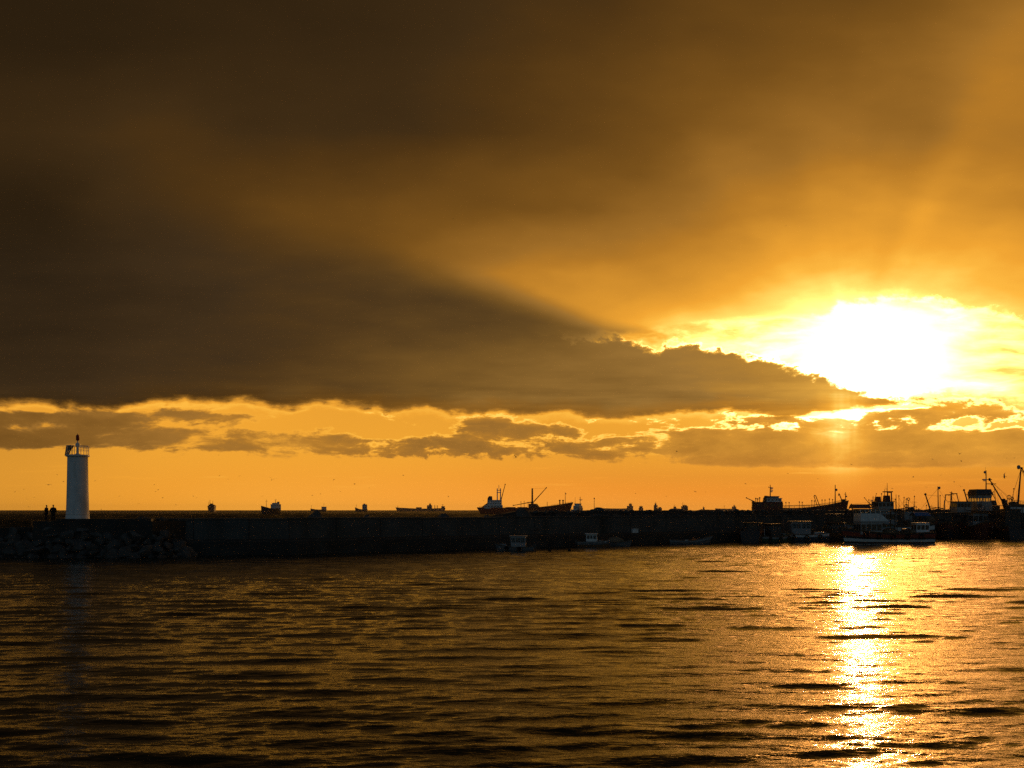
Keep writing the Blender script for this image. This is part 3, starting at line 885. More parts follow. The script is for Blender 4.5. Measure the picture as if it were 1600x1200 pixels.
def mast(root, x, z0, z1, r, mat='steel', lean=0.0, cross=(), name='mast', y=0, stays=()):
    o = MB().tube((x, y, z0), (x + lean, y, z1), r, r * .55).build(name, mat, root)
    for (f, w, kind) in cross:
        zc = z0 + (z1 - z0) * f; xc = x + lean * f
        if kind == 'bar': MB().tube((xc - w, y, zc), (xc + w, y, zc), r * .4).tube((xc - w, y, zc), (xc - w, y, zc + w * .6), r * .25).build('crosstree', mat, o)
        elif kind == 'left': MB().tube((xc - w, y, zc), (xc, y, zc), r * .5).tube((xc - w * .55, y, zc - r * 2), (xc - w * .55, y, zc), r * .9).build('crosstree', mat, o)
        elif kind == 'radar': MB().box(xc + r, xc + w, y - r, y + r, zc, zc + r * 1.2).box(xc + w * .5 - r, xc + w * .5 + r * 2.5, y - w * .7, y + w * .7, zc + r * 1.6, zc + r * 3.2).build('radar', 'white', o)
        elif kind == 'lamp': MB().lathe([(r * .8, -r), (r * 1.5, 0), (r * 1.5, r * 2), (r * .5, r * 2.6)], 8, (xc + r * 2, y, zc)).build('masthead_lamp', 'grey', o)
        elif kind == 'whip': MB().tube((xc + w, y, zc), (xc + w, y, zc + (z1 - z0) * .35), r * .18, r * .1, 5).tube((xc, y, zc), (xc + w, y, zc), r * .3).build('aerial', mat, o)
    for (p, rr_) in stays: MB().tube((x + lean * .95, y, z0 + (z1 - z0) * .95), p, rr_, rr_, 5).build('stay', 'steel', o)
    return o

def boom(root, p, q, r, mat='steel', lines=()):
    o = MB().tube(p, q, r, r * .6).lathe([(r * .6, -r), (r * 1.3, -r * .4), (r * 1.3, r * .8), (r * .5, r * 1.4)], 8, q).build('boom', mat, root)
    for (a, b) in lines: MB().tube(a, b, max(.012, r * .12), None, 5).build('rigging_line', 'rope', o)
    return o

def rails(root, st, x0, x1, h, bulwark, step=1.0, r=.018, mat='steel', name='railing'):
    n = max(2, int((x1 - x0) / step))
    for sg in (1, -1):
        top = []; m_ = MB()
        for k in range(n + 1):
            x = x0 + (x1 - x0) * k / n
            hb = float(np.interp(x, [s[1] for s in st], [s[2] for s in st])) * .96; z = float(np.interp(x, [s[1] for s in st], [s[3] for s in st]))
            m_.tube((x, sg * hb, z - .02), (x, sg * hb, z + h), r, r, 5); top.append((x, sg * hb, z + h))
        m_.path(top, r, 5); m_.path([(a, b, c - h * .5) for a, b, c in top], r * .7, 5)
        m_.build(name, mat, root)

def tyres(root, st, xs, R=.28, side=(-1,)):
    for x in xs:
        for sg in side:
            hb = float(np.interp(x, [s[1] for s in st], [s[2] for s in st])); z = float(np.interp(x, [s[1] for s in st], [s[3] for s in st]))
            MB().torus((x, sg * (hb * .95 + .14), z * .62), R, .10).build('tyre_fender', 'rubber', root)

def winch(root, x, y, z, w=.5, r=.28):
    MB().box(x - w * .6, x + w * .6, y - w, y + w, z, z + .12).box(x - .06, x + .06, y - w, y - w + .08, z + .12, z + r * 2.2).box(x - .06, x + .06, y + w - .08, y + w, z + .12, z + r * 2.2).tube((x, y - w + .09, z + r * 1.4), (x, y + w - .09, z + r * 1.4), r, None, 12).build('winch', 'steel', root)

def gantry(root, x, hy, z0, z1, r=.07, name='gantry', top=.0, mat='steel'):
    MB().tube((x, -hy, z0), (x + top, -hy * .8, z1), r).tube((x, hy, z0), (x + top, hy * .8, z1), r).tube((x + top, -hy * .95, z1), (x + top, hy * .95, z1), r).build(name, mat, root)

def net_heap(root, x, y, z, sx, sy, sz, seed, mat='rope', name='net_pile'):
    rnd = random.Random(seed); n = 14; rings = []
    for f, zz in ((1.05, 0), (1.0, .35), (.78, .72), (.35, .97), (.08, 1.0)):
        rings.append([(x + sx * f * (1 + rnd.uniform(-.18, .18)) * math.cos(2 * math.pi * i / n), y + sy * f * (1 + rnd.uniform(-.18, .18)) * math.sin(2 * math.pi * i / n), z + sz * zz * (1 + rnd.uniform(-.1, .1))) for i in range(n)])
    MB().loft(rings).build(name, mat, root, True)

def canopy(root, x0, x1, hy, z0, z1, mat='blue', rise=.25, posts=True, name='canopy'):
    m_ = MB(); n = 7; rings = []
    for x in (x0, (x0 + x1) / 2, x1):
        top = [(x, -hy + 2 * hy * k / (n - 1), z1 + rise * math.sin(math.pi * k / (n - 1)) - (.06 if x != (x0 + x1) / 2 else 0)) for k in range(n)]
        rings.append(top + [(a, b, c - .04) for a, b, c in top[::-1]])
    m_.loft(rings)
    o = m_.build(name, mat, root, True)
    if posts:
        p = MB()
        for x in (x0 + .08, x1 - .08):
            for y in (-hy + .06, hy - .06): p.tube((x, y, z0), (x, y, z1), .03)
        p.build('canopy_frame', 'steel', o)
    return o

GB = 'fishing boats moored inside the breakwater'
# 1 small cabin boat lying off the wall
t = thing('cabin_boat', 'small grey boat with a boxy pale cabin, afloat left of the two buoys', 'boat', at(804, 120.5, 0), rad(176), 'small boats along the breakwater')
st = hull(t, 4.7, 1.8, .52, .45, .08, .35, .5, .85, .45, 'slate', bulwark=.22)
wheelhouse(t, -1.35, .35, .68, .3, 1.75, 'grey', 3, 2, .5, .86, .1)
mast(t, -.55, 1.8, 2.55, .03, cross=((.9, .12, 'lamp'),))
MB().box(.9, 1.9, -.35, .35, .4, .85, taper=.12).build('foredeck_box', 'grey', t)
MB().box(-2.62, -2.36, -.14, .14, .25, .85).tube((-2.5, 0, .3), (-2.58, 0, -.4), .06).build('outboard_motor', 'steel', t)
rails(t, st, .8, 2.2, .35, .22, .5)
tyres(t, st, [-.6, .9], .16, (1, -1))

# 2 buoys
for px, lb in ((858.5, 'dark round buoy afloat by the stern of the small cabin boat'), (889.5, 'dark round buoy afloat, nearer to the white motorboat')):
    b = thing('mooring_buoy', lb, 'buoy', at(px, 119.5, 0), 0, 'mooring buoys')
    MB().lathe([(.05, -.2), (.14, -.15), (.2, 0), (.2, .12), (.15, .25), (.06, .32)], 16).build('float', 'rubber', b, True)
    MB().tube((0, 0, .3), (0, 0, .42), .025).torus((0, 0, .45), .05, .015).build('ring', 'steel', b)

# 3 white motorboat
t = thing('motorboat', 'small motorboat with a bright white cabin, just left of the boat under a tarpaulin', 'boat', at(928, 133.5, 0), rad(-8), 'small boats along the breakwater')
st = hull(t, 4.4, 1.75, .72, .35, .0, .35, .6, .9, .5, 'slate', [(.0, .42, 'wood'), (.75, .93, 'grey')], bulwark=.2)
wheelhouse(t, -1.0, .5, .68, .62, 1.72, 'white', 3, 2, .42, .84, -.15)
MB().box(.55, 1.7, -.5, .5, .62, .86, taper=.12).build('foredeck_hatch', 'white', t)
rails(t, st, .6, 2.0, .3, .2, .5)
MB().box(-2.48, -2.22, -.14, .14, .35, 1.0).tube((-2.36, 0, .4), (-2.44, 0, -.4), .06).build('outboard_motor', 'steel', t)

# 4 boat under a tarpaulin
t = thing('open_boat', 'small open boat under a brown tarpaulin, moored just right of the white motorboat', 'boat', at(965, 136, 0), rad(-14), 'small boats along the breakwater')
st = hull(t, 3.9, 1.6, .6, .35, .05, .3, .5, .85, .5, 'slate', bulwark=.2)
net_heap(t, -.3, 0, .42, 1.15, .62, .85, 3, 'tarp', 'tarpaulin')
MB().tube((1.3, .2, .5), (1.5, .25, 1.05), .03).build('bollard', 'steel', t)
MB().box(-2.2, -1.98, -.13, .13, .3, .9).build('outboard_motor', 'orange', t)

# 5 long low open boat with a flared pale bow
t = thing('open_boat', 'long low open boat with a flared pale bow, moored alone along the quay', 'boat', at(1080, 144.5, 0), rad(-4), 'small boats along the breakwater')
st = hull(t, 6.1, 1.9, .55, .75, .1, .35, 1.1, .8, .45, 'slate', [(.6, .95, 'grey')], bulwark=.3)
for x in (-1.6, -.2, 1.1): MB().box(x - .13, x + .13, -.75, .75, .42, .48).build('thwart', 'wood', t)
net_heap(t, .4, 0, .3, .5, .45, .5, 8, 'orange')
MB().box(-.9, -.45, -.25, .25, .3, .62).build('fish_crate', 'white', t)
bx = thing('cool_box', 'pale box standing on the quay above the boat under the tarpaulin', 'box', bw(along(992, 1.6), 1.6, 1.66), .4)
MB().box(-.42, .42, -.26, .26, 0, .5, taper=.03).build('case', 'white', bx); MB().box(-.44, .44, -.28, .28, .503, .58).build('lid', 'white', bx)

# 6 dim cabin boats at the root of the quay
t = thing('fishing_boat', 'dim fishing boat with a framed pale cabin and white striped hull, below the coaster deck', 'boat', at(1246, 156.5, 0), rad(172), GB)
st = hull(t, 9.2, 2.9, 1.15, .9, .35, .7, 1.3, .85, .45, 'bluehull', [(.62, .9, 'white')], bulwark=.4)
wheelhouse(t, -1.9, .9, 1.0, 1.0, 3.1, 'grey', 4, 3, .5, .86, .2, 'wood', .25)
mast(t, 2.2, 1.2, 4.3, .06, cross=((.8, .3, 'bar'),))
MB().box(-4.2, -2.4, -1.0, 1.0, .85, 1.5, taper=.1).build('engine_hatch', 'white', t)
winch(t, 3.2, 0, 1.3, .4, .2); tyres(t, st, [-3.2, -1.2, .8, 2.6], .26, (1, -1)); rails(t, st, -4.3, -2.2, .55, .4, .6)
net_heap(t, 1.7, 0, .9, .8, .8, .7, 12)
t = thing('fishing_boat', 'small dark fishing boat with a flat lit cabin roof, left of the framed pale cabin', 'boat', at(1213, 153.5, 0), rad(20), GB)
st = hull(t, 6.2, 2.2, .85, .6, .2, .5, .9, .85, .45, 'green', [(.6, .9, 'grey')], bulwark=.3)
wheelhouse(t, -1.5, .3, .8,   .6, 2.75, 'steel', 3, 2, .55, .85, .1, 'wood', .3)
mast(t, 1.2, .8, 3.4, .045, cross=((.85, .25, 'bar'),)); net_heap(t, -2.2, 0, .6, .6, .6, .5, 14); tyres(t, st, [-1.8, 0, 1.7], .22, (1, -1))
MB().tube((-2.6, -.7, .8), (-2.6, -.7, 2.0), .04).tube((-2.6, .7, .8), (-2.6, .7, 2.0), .04).tube((-2.6, -.7, 2.0), (-2.6, .7, 2.0), .04).build('net_frame', 'white', t)
t = thing('fishing_boat', 'low dark fishing boat with a stubby cabin, tucked left of the red striped trawler', 'boat', at(1292, 158.5, 0), rad(186), GB)
st = hull(t, 7.5, 2.5, 1.3, .8, .3, .6, 1.0, .85, .45, 'dark', [(.6, .85, 'wood')], bulwark=.35)
wheelhouse(t, -2.4, -.4, .9, 1.0, 2.9, 'steel', 3, 2, .5, .86, .1, 'wood', .25)
mast(t, 1.0, 1.2, 4.0, .05, cross=((.8, .3, 'bar'),)); winch(t, 2.2, 0, 1.4, .4, .22)

# 7 the trawler with the white two-storey wheelhouse
t = thing('fishing_boat', 'trawler with white two storey wheelhouse, red striped hull and small white aft cabin', 'boat', at(1384, 150, 0), rad(181), GB)
st = hull(t, 13.4, 4.2, 1.55, .75, .15, 1.0, 1.0, .92, .55, 'dark', [(.12, .34, 'white'), (.5, .82, 'red')], bulwark=.45, boot='oxide')
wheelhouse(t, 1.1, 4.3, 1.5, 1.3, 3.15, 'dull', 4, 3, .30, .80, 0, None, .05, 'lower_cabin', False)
up = MB().prism([(.1, 3.25), (4.3, 3.25), (4.3, 4.35), (1.3, 4.35)], -1.52, 1.52).build('bulkhead', 'white', t)
wheelhouse(t, 1.3, 4.25, 1.35, 4.353, 5.0, 'white', 4, 3, .06, .86, .15, 'wood', .15, 'wheelhouse')
MB().box(2.6, 5.2, -1.2, 1.2, 5.15, 5.75, taper=.2).build('roof_tarpaulin', 'oxide', t)
MB().torus((2.15, -.6, 5.5), .3, .08).build('lifebuoy', 'orange', t)
mast(t, 1.9, 5.1, 7.0, .06, cross=((.6, .35, 'radar'), (.85, .2, 'bar')))
wheelhouse(t, -6.15, -4.2, 1.0, 1.25, 2.95, 'white', 3, 2, .42, .84, 0, None, .1, 'aft_cabin', False)
for x in (-1.9, -1.2): MB().tube((x, -1.3, 1.2), (x, -1.2, 4.9), .09).tube((x, 1.3, 1.2), (x, 1.2, 4.9), .09).tube((x, -1.3, 4.9), (x, 1.3, 4.9), .09).build('gantry', 'steel', t)
MB().box(-3.1, .4, -1.4, 1.4, 5.0, 5.08).build('awning', 'wood', t)
canopy(t, -6.3, -4.0, 1.2, 2.9, 4.1, 'blue', .5)
winch(t, -2.9, 0, 1.2, .7, .4); winch(t, 5.2, 0, 1.5, .5, .3)
net_heap(t, -.6, 0, 1.2, 1.2, 1.2, 1.0, 21); net_heap(t, -3.9, .3, 1.2, .6, .9, .8, 22, 'tarp')
tyres(t, st, [-4.5, -2.4, -.3, 1.8, 3.6], .32, (1, -1)); rails(t, st, 4.3, 6.1, .7, .45, .5)
boom(t, (-1.2, 0, 4.9), (-4.4, -.3, 5.4), .07, lines=(((-1.2, 0, 5.0), (-4.3, -.3, 5.4)),))

# 8 bridge with goalpost mast behind it
t = thing('fishing_boat', 'fishing boat with a tall stepped bridge and goalpost mast, behind the white wheelhouse trawler', 'boat', at(1392, 172, 0), rad(183), GB)
st = hull(t, 13.5, 4.4, 2.3, 1.3, .4, 1.2, 1.4, .9, .5, 'dark', [(.6, .85, 'white')], bulwark=.5)
wheelhouse(t, -.2, 3.6, 1.7, 2.0, 4.6, 'grey', 4, 3, .5, .85, 0, 'wood', .15, 'lower_cabin', False)
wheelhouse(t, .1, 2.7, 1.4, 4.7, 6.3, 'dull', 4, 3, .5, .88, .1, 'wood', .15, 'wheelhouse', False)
MB().box(.3, 1.2, -.6, .6, 6.4, 7.4, taper=.08).box(1.9, 2.6, -.5, .5, 6.4, 7.2, taper=.05).build('funnel_casing', 'oxide', t)
gantry(t, .25, .9, 6.35, 7.95, .11, 'goalpost_mast'); MB().box(.0, 1.1, -.85, .85, 7.95, 8.12).build('platform', 'steel', t)
mast(t, .65, 8.1, 9.5, .06, cross=((.35, .3, 'whip'), (.2, .5, 'whip')))
mast(t, 1.1, 7.4, 8.4, .05); mast(t, -1.0, 3.5, 7.6, .07, lean=.1)
boom(t, (3.2, 0, 5.4), (4.5, -.3, 7.0), .07); boom(t, (3.2, 0, 5.4), (2.7, .4, 7.7), .06)
winch(t, -3.0, 0, 2.0, .7, .5); winch(t, -4.6, .4, 2.0, .5, .45); rails(t, st, -6.4, -1.4, .8, .5, .8); net_heap(t, -5.6, 0, 2.0, .8, 1.1, 1.1, 31)
tyres(t, st, [-4.5, -2, .5, 3], .35, (1, -1))

# 9 dark boat with two tilted spars
t = thing('fishing_boat', 'dark fishing boat with a straight mast and tilted spar, behind the blue canopied aft cabin', 'boat', at(1458, 179, 0), rad(6), GB)
st = hull(t, 11.5, 4.0, 2.2, 1.4, .3, 1.1, 1.3, .9, .5, 'dark', [(.55, .8, 'oxide')], bulwark=.5)
wheelhouse(t, -3.0, -.4, 1.4, 1.8, 4.2, 'grey', 4, 3, .5, .86, 0, 'wood', .2)
mast(t, 1.0, 1.8, zat(760, 179), .13, lean=-.1, cross=((.95, .25, 'lamp'), (.45, 1.2, 'bar')), stays=(((4.8, 0, 3.4), .02), ((-3.0, 0, 4.3), .02)))
boom(t, (-.3, 0, 4.3), (-1.35, .2, zat(772.5, 179)), .16, lines=(((-1.3, .2, 7.6), (1.0, 0, 7.4)),))
MB().tube((-4.6, 0, 1.8), (-4.6, 0, zat(781, 179)), .05).torus((-4.6, 0, zat(780, 179)), .24, .06).build('net_roller', 'steel', t)
winch(t, -3.9, .5, 4.3, .5, .5); winch(t, -5.0, -.4, 2.0, .5, .45); boom(t, (-3.6, -.3, 4.6), (1.0, -.3, 5.4), .06)
rails(t, st, -5.4, 5.0, .7, .5, .8); net_heap(t, 2.8, 0, 1.9, 1.2, 1.2, 1.0, 41); tyres(t, st, [-4, -2, 0, 2], .33, (1, -1))

# 10 boat with white upper cabin and goalposts
t = thing('fishing_boat', 'fishing boat with a pale upper cabin and goalposts, left of the dark roofed wheelhouse', 'boat', at(1500, 184, 0), rad(184), GB)
st = hull(t, 10.5, 3.9, 2.0, 1.2, .4, 1.1, 1.2, .9, .5, 'bluehull', [(.6, .86, 'white')], bulwark=.5)
wheelhouse(t, -1.7, 1.9, 1.5, 1.7, 4.4, 'steel', 4, 3, .48, .82, 0, 'wood', .2, 'lower_cabin', False)
wheelhouse(t, -1.4, 1.2, 1.3, 4.5, 6.4, 'dull', 4, 3, .5, .86, 0, 'oxide', .25, 'wheelhouse', False)
gantry(t, 2.5, 1.2, 4.5, 7.7, .08, 'goalpost_mast', -.3); gantry(t, .9, 1.2, 6.45, 7.9, .08, 'goalpost_mast', .25)
MB().tube((2.3, 0, 7.6), (1.1, 0, 7.7), .05).tube((1.6, 0, 7.6), (1.6, 0, 8.3), .07).tube((1.35, 0, 8.0), (1.95, 0, 8.15), .05).build('lamp_bar', 'steel', t)
boom(t, (-1.7, 0, 5.6), (-.75, 0, zat(766, 184)), .15, lines=(((-.8, 0, 8.4), (-4.8, 0, 3.0)),))
boom(t, (3.2, 0, 5.2), (5.8, .2, 5.5), .07)
MB().torus((-.2, -1.55, 5.2), .34, .07).build('lifebuoy', 'white', t)
winch(t, 3.4, 0, 2.0, .5, .35); net_heap(t, -3.6, 0, 1.7, 1.0, 1.1, 1.0, 51, 'tarp'); rails(t, st, -5.0, -1.9, .7, .5, .7); tyres(t, st, [-3.5, -1.5, .5, 2.5], .33, (1, -1))

# 11 the big trawler with the dark wheelhouse roof
t = thing('fishing_boat', 'big trawler with a dark roofed see through wheelhouse, tall aerial mast and slanting boom', 'boat', at(1554, 186.5, 0), rad(182), GB)
st = hull(t, 14.5, 4.8, 2.5, 1.5, .5, 1.3, 1.5, .92, .52, 'dark', [(.6, .85, 'wood')], bulwark=.55)
wheelhouse(t, -2.2, 3.6, 1.9, 2.1, 4.7, 'steel', 6, 3, .5, .8, 0, 'wood', .35, 'lower_cabin', False)
MB().box(1.3, 4.1, -1.7, 1.7, 4.8, 6.0).build('bulkhead', 'dull', t)
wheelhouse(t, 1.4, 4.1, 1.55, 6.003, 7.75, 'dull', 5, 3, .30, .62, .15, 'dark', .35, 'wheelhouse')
MB().box(1.2, 4.3, -1.7, 1.7, 7.85, 8.75, taper=.22).build('roof_tarpaulin', 'dark', t)
MB().torus((4.5, -.3, 8.1), .32, .12).build('lifebuoy', 'orange', t)
mast(t, 1.6, 7.8, zat(735, 186.5), .13, cross=((.8, .12, 'whip'), (.62, 1.1, 'left'), (.44, 1.9, 'left'), (.9, .15, 'lamp'), (.55, .5, 'radar')))
MB().box(-.4, 1.2, -1.2, 1.2, 4.8, 5.7).build('bulkhead', 'steel', t)
MB().box(-1.6, 1.0, -1.0, 1.0, 5.72, 5.82).box(-.2, .7, -.6, .6, 5.82, 6.7, taper=.15).tube((.9, 0, 6.6), (.2, 0, 8.4), .07).tube((.6, 0, 8.2), (-.2, 0, 6.8), .06).tube((.1, .5, 6.7), (.3, .5, 9.2), .05).build('funnel_frame', 'steel', t)
boom(t, (-2.4, 0, 5.0), (.95, 0, zat(749, 186.5)), .17, lines=(((.9, 0, 10.4), (-6.4, 0, 3.6)), ((.9, 0, 10.4), (-2.4, 0, 7.6))))
MB().prism([(-3.2, 4.2), (-2.2, 4.2), (-1.4, 7.0), (-1.75, 7.0)], -.5, .5).build('crane_base', 'steel', t)
winch(t, -4.2, 0, 2.2, .8, .5); net_heap(t, -5.6, 0, 2.1, 1.1, 1.4, 1.5, 61); rails(t, st, -2.3, 1.2, 1.0, .55, .8); tyres(t, st, [-5, -3, -1, 1, 3], .36, (1, -1))

# 12 the boat cut by the frame
t = thing('fishing_boat', 'fishing boat with a white bulwark band and thick leaning mast, rightmost in harbour', 'boat', at(1637, 178, 0), rad(177), GB)
st = hull(t, 13.5, 4.6, 5.4, .7, .6, 1.3, 1.4, .9, .5, 'dark', [(.76, .97, 'white')], bulwark=.6)
zt = zat(730, 178)
mast(t, 5.2, 5.2, zt, .2, lean=-.6, cross=((.98, .3, 'lamp'),), stays=(((6.4, 0, 6.4), .03), ((2.0, 0, 6.4), .03), ((0, 0, 5.4), .03)), mat='oxide')
boom(t, (1.0, 0, 6.6), (4.5, 0, zt - .2), .16, 'oxide')
wheelhouse(t, -3.4, .8, 1.7, 5.1, 7.9, 'white', 4, 3, .5, .84, .1, 'wood', .25)
winch(t, 6.0, 0, 5.5, .5, .4); rails(t, st, 1.0, 6.0, .7, .6, .8, .03); tyres(t, st, [-3, 0, 2, 4], .36, (1, -1))
MB().tube((6.3, -.8, 6.0), (6.35, -.8, 7.6), .06).torus((6.35, -.8, 7.2), .35, .06).build('net_roller', 'oxide', t)

def clutter(t_, spec):
    for i, (x, y, z0, z1, lean_, kind) in enumerate(spec):
        if kind == 'pole': MB().tube((x, y, z0), (x + lean_, y, z1), .05, .03, 6).lathe([(.03, -.05), (.09, 0), (.09, .16), (.03, .22)], 8, (x + lean_, y, z1)).build('light_pole', 'steel', t_)
        elif kind == 'whip': MB().tube((x, y, z0), (x + lean_, y, z1), .022, .012, 5).build('aerial', 'steel', t_)
        elif kind == 'line': MB().tube((x, y, z0), (x + lean_, y, z1), .016, None, 5).build('rigging_line', 'rope', t_)
        elif kind == 'reel': MB().torus((x, y, z0), z1, .07, 'y', 14, 6).box(x - .05, x + .05, y - .05, y + .05, z0 - z1 - .5, z0 + z1).build('net_roller', 'steel', t_)
BOATS = {o_.location.x: o_ for o_ in C.objects if o_.get('category') == 'boat' and o_.get('group') == GB}
rc = random.Random(19)
for o_ in list(BOATS.values()):
    hs = [(m_.matrix_local @ v.co).z for m_ in o_.children if m_.name.startswith(('wheelhouse', 'lower_cabin')) for v in m_.data.vertices]
    if not hs or o_.location.y < 160: continue
    top_ = max(hs); sp = []
    for _ in range(6):
        x = rc.uniform(-4.6, 4.6); z1 = top_ + rc.uniform(.2, 1.6)
        sp.append((x, rc.uniform(-.8, .8), 2.0, z1, rc.uniform(-.35, .35), rc.choice(['pole', 'pole', 'whip'])))
    for _ in range(4):
        x = rc.uniform(-4.8, 0); sp.append((x, rc.uniform(-.8, .8), 2.6, top_ + rc.uniform(.3, 1.4), rc.uniform(1.5, 4.5), 'line'))
    sp.append((rc.uniform(-4, -2.5), .3, top_ - .7, .28, 0, 'reel'))
    clutter(o_, sp)

# 13, 14 two more working boats rafted up behind, low and cluttered
t = thing('fishing_boat', 'low cluttered fishing boat with stacked net drums, between the goalpost bridge and the tilted spar', 'boat', at(1424, 174, 0), rad(2), GB)
st = hull(t, 9.5, 3.6, 2.6, 1.2, .4, 1.0, 1.2, .9, .5, 'dark', [(.6, .84, 'oxide')], bulwark=.5)
for x, y, w_, r_ in ((-2.6, 0, .8, .55), (.6, .3, .7, .62), (1.9, -.2, .6, .5)): winch(t, x, y, 2.9, w_, r_)
MB().box(-1.6, -.2, -.9, .9, 2.1, 4.6, taper=.06).build('wheelhouse', 'grey', t)
mast(t, -.9, 4.6, 7.0, .06, cross=((.7, .5, 'bar'), (.9, .2, 'lamp')), stays=(((3.6, 0, 3.3), .015), ((-4.2, 0, 3.0), .015)))
mast(t, .6, 4.0, 6.4, .05, cross=((.95, .45, 'bar'),)); gantry(t, -3.8, 1.2, 2.4, 5.2, .07); boom(t, (-.6, 0, 4.2), (3.6, .2, 5.1), .06)
net_heap(t, 3.2, 0, 2.9, .9, 1.0, .9, 71); rails(t, st, -4.4, 2.8, .7, .5, .8); tyres(t, st, [-3, -1, 1], .33, (-1, 1))
t = thing('fishing_boat', 'dark fishing boat with a low grey cabin and triangular frame, under the coaster bow', 'boat', at(1349, 171, 0), rad(176), GB)
st = hull(t, 9.0, 3.4, 2.2, 1.3, .4, 1.0, 1.2, .9, .5, 'green', [(.6, .84, 'grey')], bulwark=.5)
wheelhouse(t, -2.2, .4, 1.2, 1.8, 4.4, 'grey', 4, 3, .5, .84, 0, 'wood', .2, 'wheelhouse', False)
MB().tube((1.4, -.9, 2.2), (2.0, 0, 6.0), .06).tube((1.4, .9, 2.2), (2.0, 0, 6.0), .06).tube((3.4, 0, 2.6), (2.0, 0, 6.0), .06).build('net_frame', 'steel', t)
mast(t, -1.0, 4.5, 6.3, .05, cross=((.8, .35, 'bar'),), stays=(((2.0, 0, 5.9), .014), ((-4.0, 0, 2.6), .014))); net_heap(t, -3.2, 0, 1.8, .8, 1.0, 1.0, 72); winch(t, 3.0, 0, 2.3, .4, .3)

# 15 to 18 boats moored end on, filling the raft
def end_on(px, Y, rz, L, label, hullmat, cabin, topz, seed):
    r_ = random.Random(seed)
    t = thing('fishing_boat', label, 'boat', at(px, Y, 0), rad(rz), GB)
    st = hull(t, L, 3.6, 1.9, 1.1, .4, 1.0, 1.2, .85, .5, hullmat, [(.6, .85, 'oxide')], bulwark=.5)
    wheelhouse(t, -L * .22, L * .08, 1.25, 1.6, topz, cabin, 3, 3, .5, .85, .1, 'wood', .2, 'wheelhouse', False)
    gantry(t, -L * .36, 1.2, 1.6, topz + .5, .08, 'stern_frame', -.2); net_heap(t, L * .2, 0, 1.7, .9, 1.1, 1.0, seed, 'tarp')
    mast(t, L * .12, 1.7, topz + r_.uniform(1.6, 2.6), .08, cross=((.8, .5, 'bar'), (.92, .15, 'lamp')), stays=(((L * .42, 0, 3.0), .016), ((-L * .4, 0, 2.8), .016)))
    boom(t, (L * .1, 0, 2.4), (-L * .2, r_.uniform(.8, 1.6), topz + 1.1), .07); winch(t, L * .33, 0, 2.2, .4, .3)
    clutter(t, [(r_.uniform(-L * .4, L * .3), r_.uniform(-1, 1), 2.0, topz + r_.uniform(.2, 1.3), r_.uniform(-.3, .3), r_.choice(['pole', 'whip'])) for _ in range(5)])
    tyres(t, st, [-2, 0, 2], .3, (1, -1)); rails(t, st, -L * .45, -L * .25, .6, .5, .6)
end_on(1474, 176, -104, 9.0, 'small fishing boat seen bow on, just right of the small white aft cabin', 'dark', 'steel', 4.4, 5)
end_on(1530, 178, -98, 9.5, 'dark fishing boat seen bow on, below the see through wheelhouse', 'oxide', 'grey', 4.3, 6)
end_on(1577, 174, 80, 9.5, 'dark fishing boat seen stern on, left of the rightmost leaning mast', 'dark', 'steel', 5.0, 7)
end_on(1304, 164, 76, 8.0, 'dark fishing boat seen stern on, wedged left of the red striped trawler', 'green', 'steel', 4.2, 8)
end_on(1176, 153.5, 70, 6.5, 'small dark fishing boat seen stern on at the left end of the moored boats', 'dark', 'steel', 2.9, 9)

# ------------------------------------------------------------------ ships beyond the breakwater
def house(root, x0, x1, hy, z0, z1, mat='white', levels=2, name='deckhouse', win=True):
    o = MB().box(x0, x1, -hy, hy, z0, z1).build(name, mat, root)
    if win:
        h = (z1 - z0) / levels; m_ = MB()
        for l in range(levels):
            zc = z0 + h * (l + .55); n = max(2, int((x1 - x0) / (h * .9)))
            for k in range(n):
                xa = x0 + (x1 - x0) * (k + .25) / n; xb = x0 + (x1 - x0) * (k + .75) / n
                for y in (-hy, hy): MB().box(xa, xb, y - .03, y + .03, zc - h * .14, zc + h * .18).build('window', 'pane', o)
            for k in range(4):
                ya = -hy + 2 * hy * (k + .25) / 4; yb = -hy + 2 * hy * (k + .75) / 4
                for x in (x0, x1): MB().box(x - .03, x + .03, ya, yb, zc - h * .14, zc + h * .18).build('window', 'pane', o)
    MB().box(x0 - .3, x1 + .3, -hy - .3, hy + .3, z1 + .004, z1 + .2).build('roof', mat, o)
    return o

# red cargo ship, stern to the left
D = 1100.0; S = D / FOC
def X_(px): return (px - 820.5) * S
def Z_(py): return CAMZ + (797 - py) * S
t = thing('cargo_ship', 'red cargo ship with white stern house, mid mast and raised derricks beyond the wall', 'ship', at(820.5, D, 0), 0)
st = hull(t, 105, 16, 7.2, 6.2, .6, 4, 9, .55, .62, 'red', bulwark=.8, srake=9, boot='oxide', deckmat='oxide')
house(t, X_(757), X_(785.5), 6.6, 6.6, 10.2, 'white', 1); house(t, X_(762), X_(784), 6, 10.4, Z_(781.5), 'white', 2, 'bridge')
MB().prism([(X_(761), 10.4), (X_(770), 10.4), (X_(769), Z_(775.5)), (X_(764.5), Z_(775)), (X_(762), Z_(778))], -1.9, 1.9).build('funnel', 'dark', t)
MB().prism([(X_(750.5), 7.0), (X_(761), 7.0), (X_(761), 12.5), (X_(757), 10.5)], -3.5, 3.5).build('poop_house', 'dark', t)
kp = MB()
for px in (777, 782): kp.tube((X_(px), 0, Z_(782)), (X_(px), 0, Z_(763)), .65, .5)
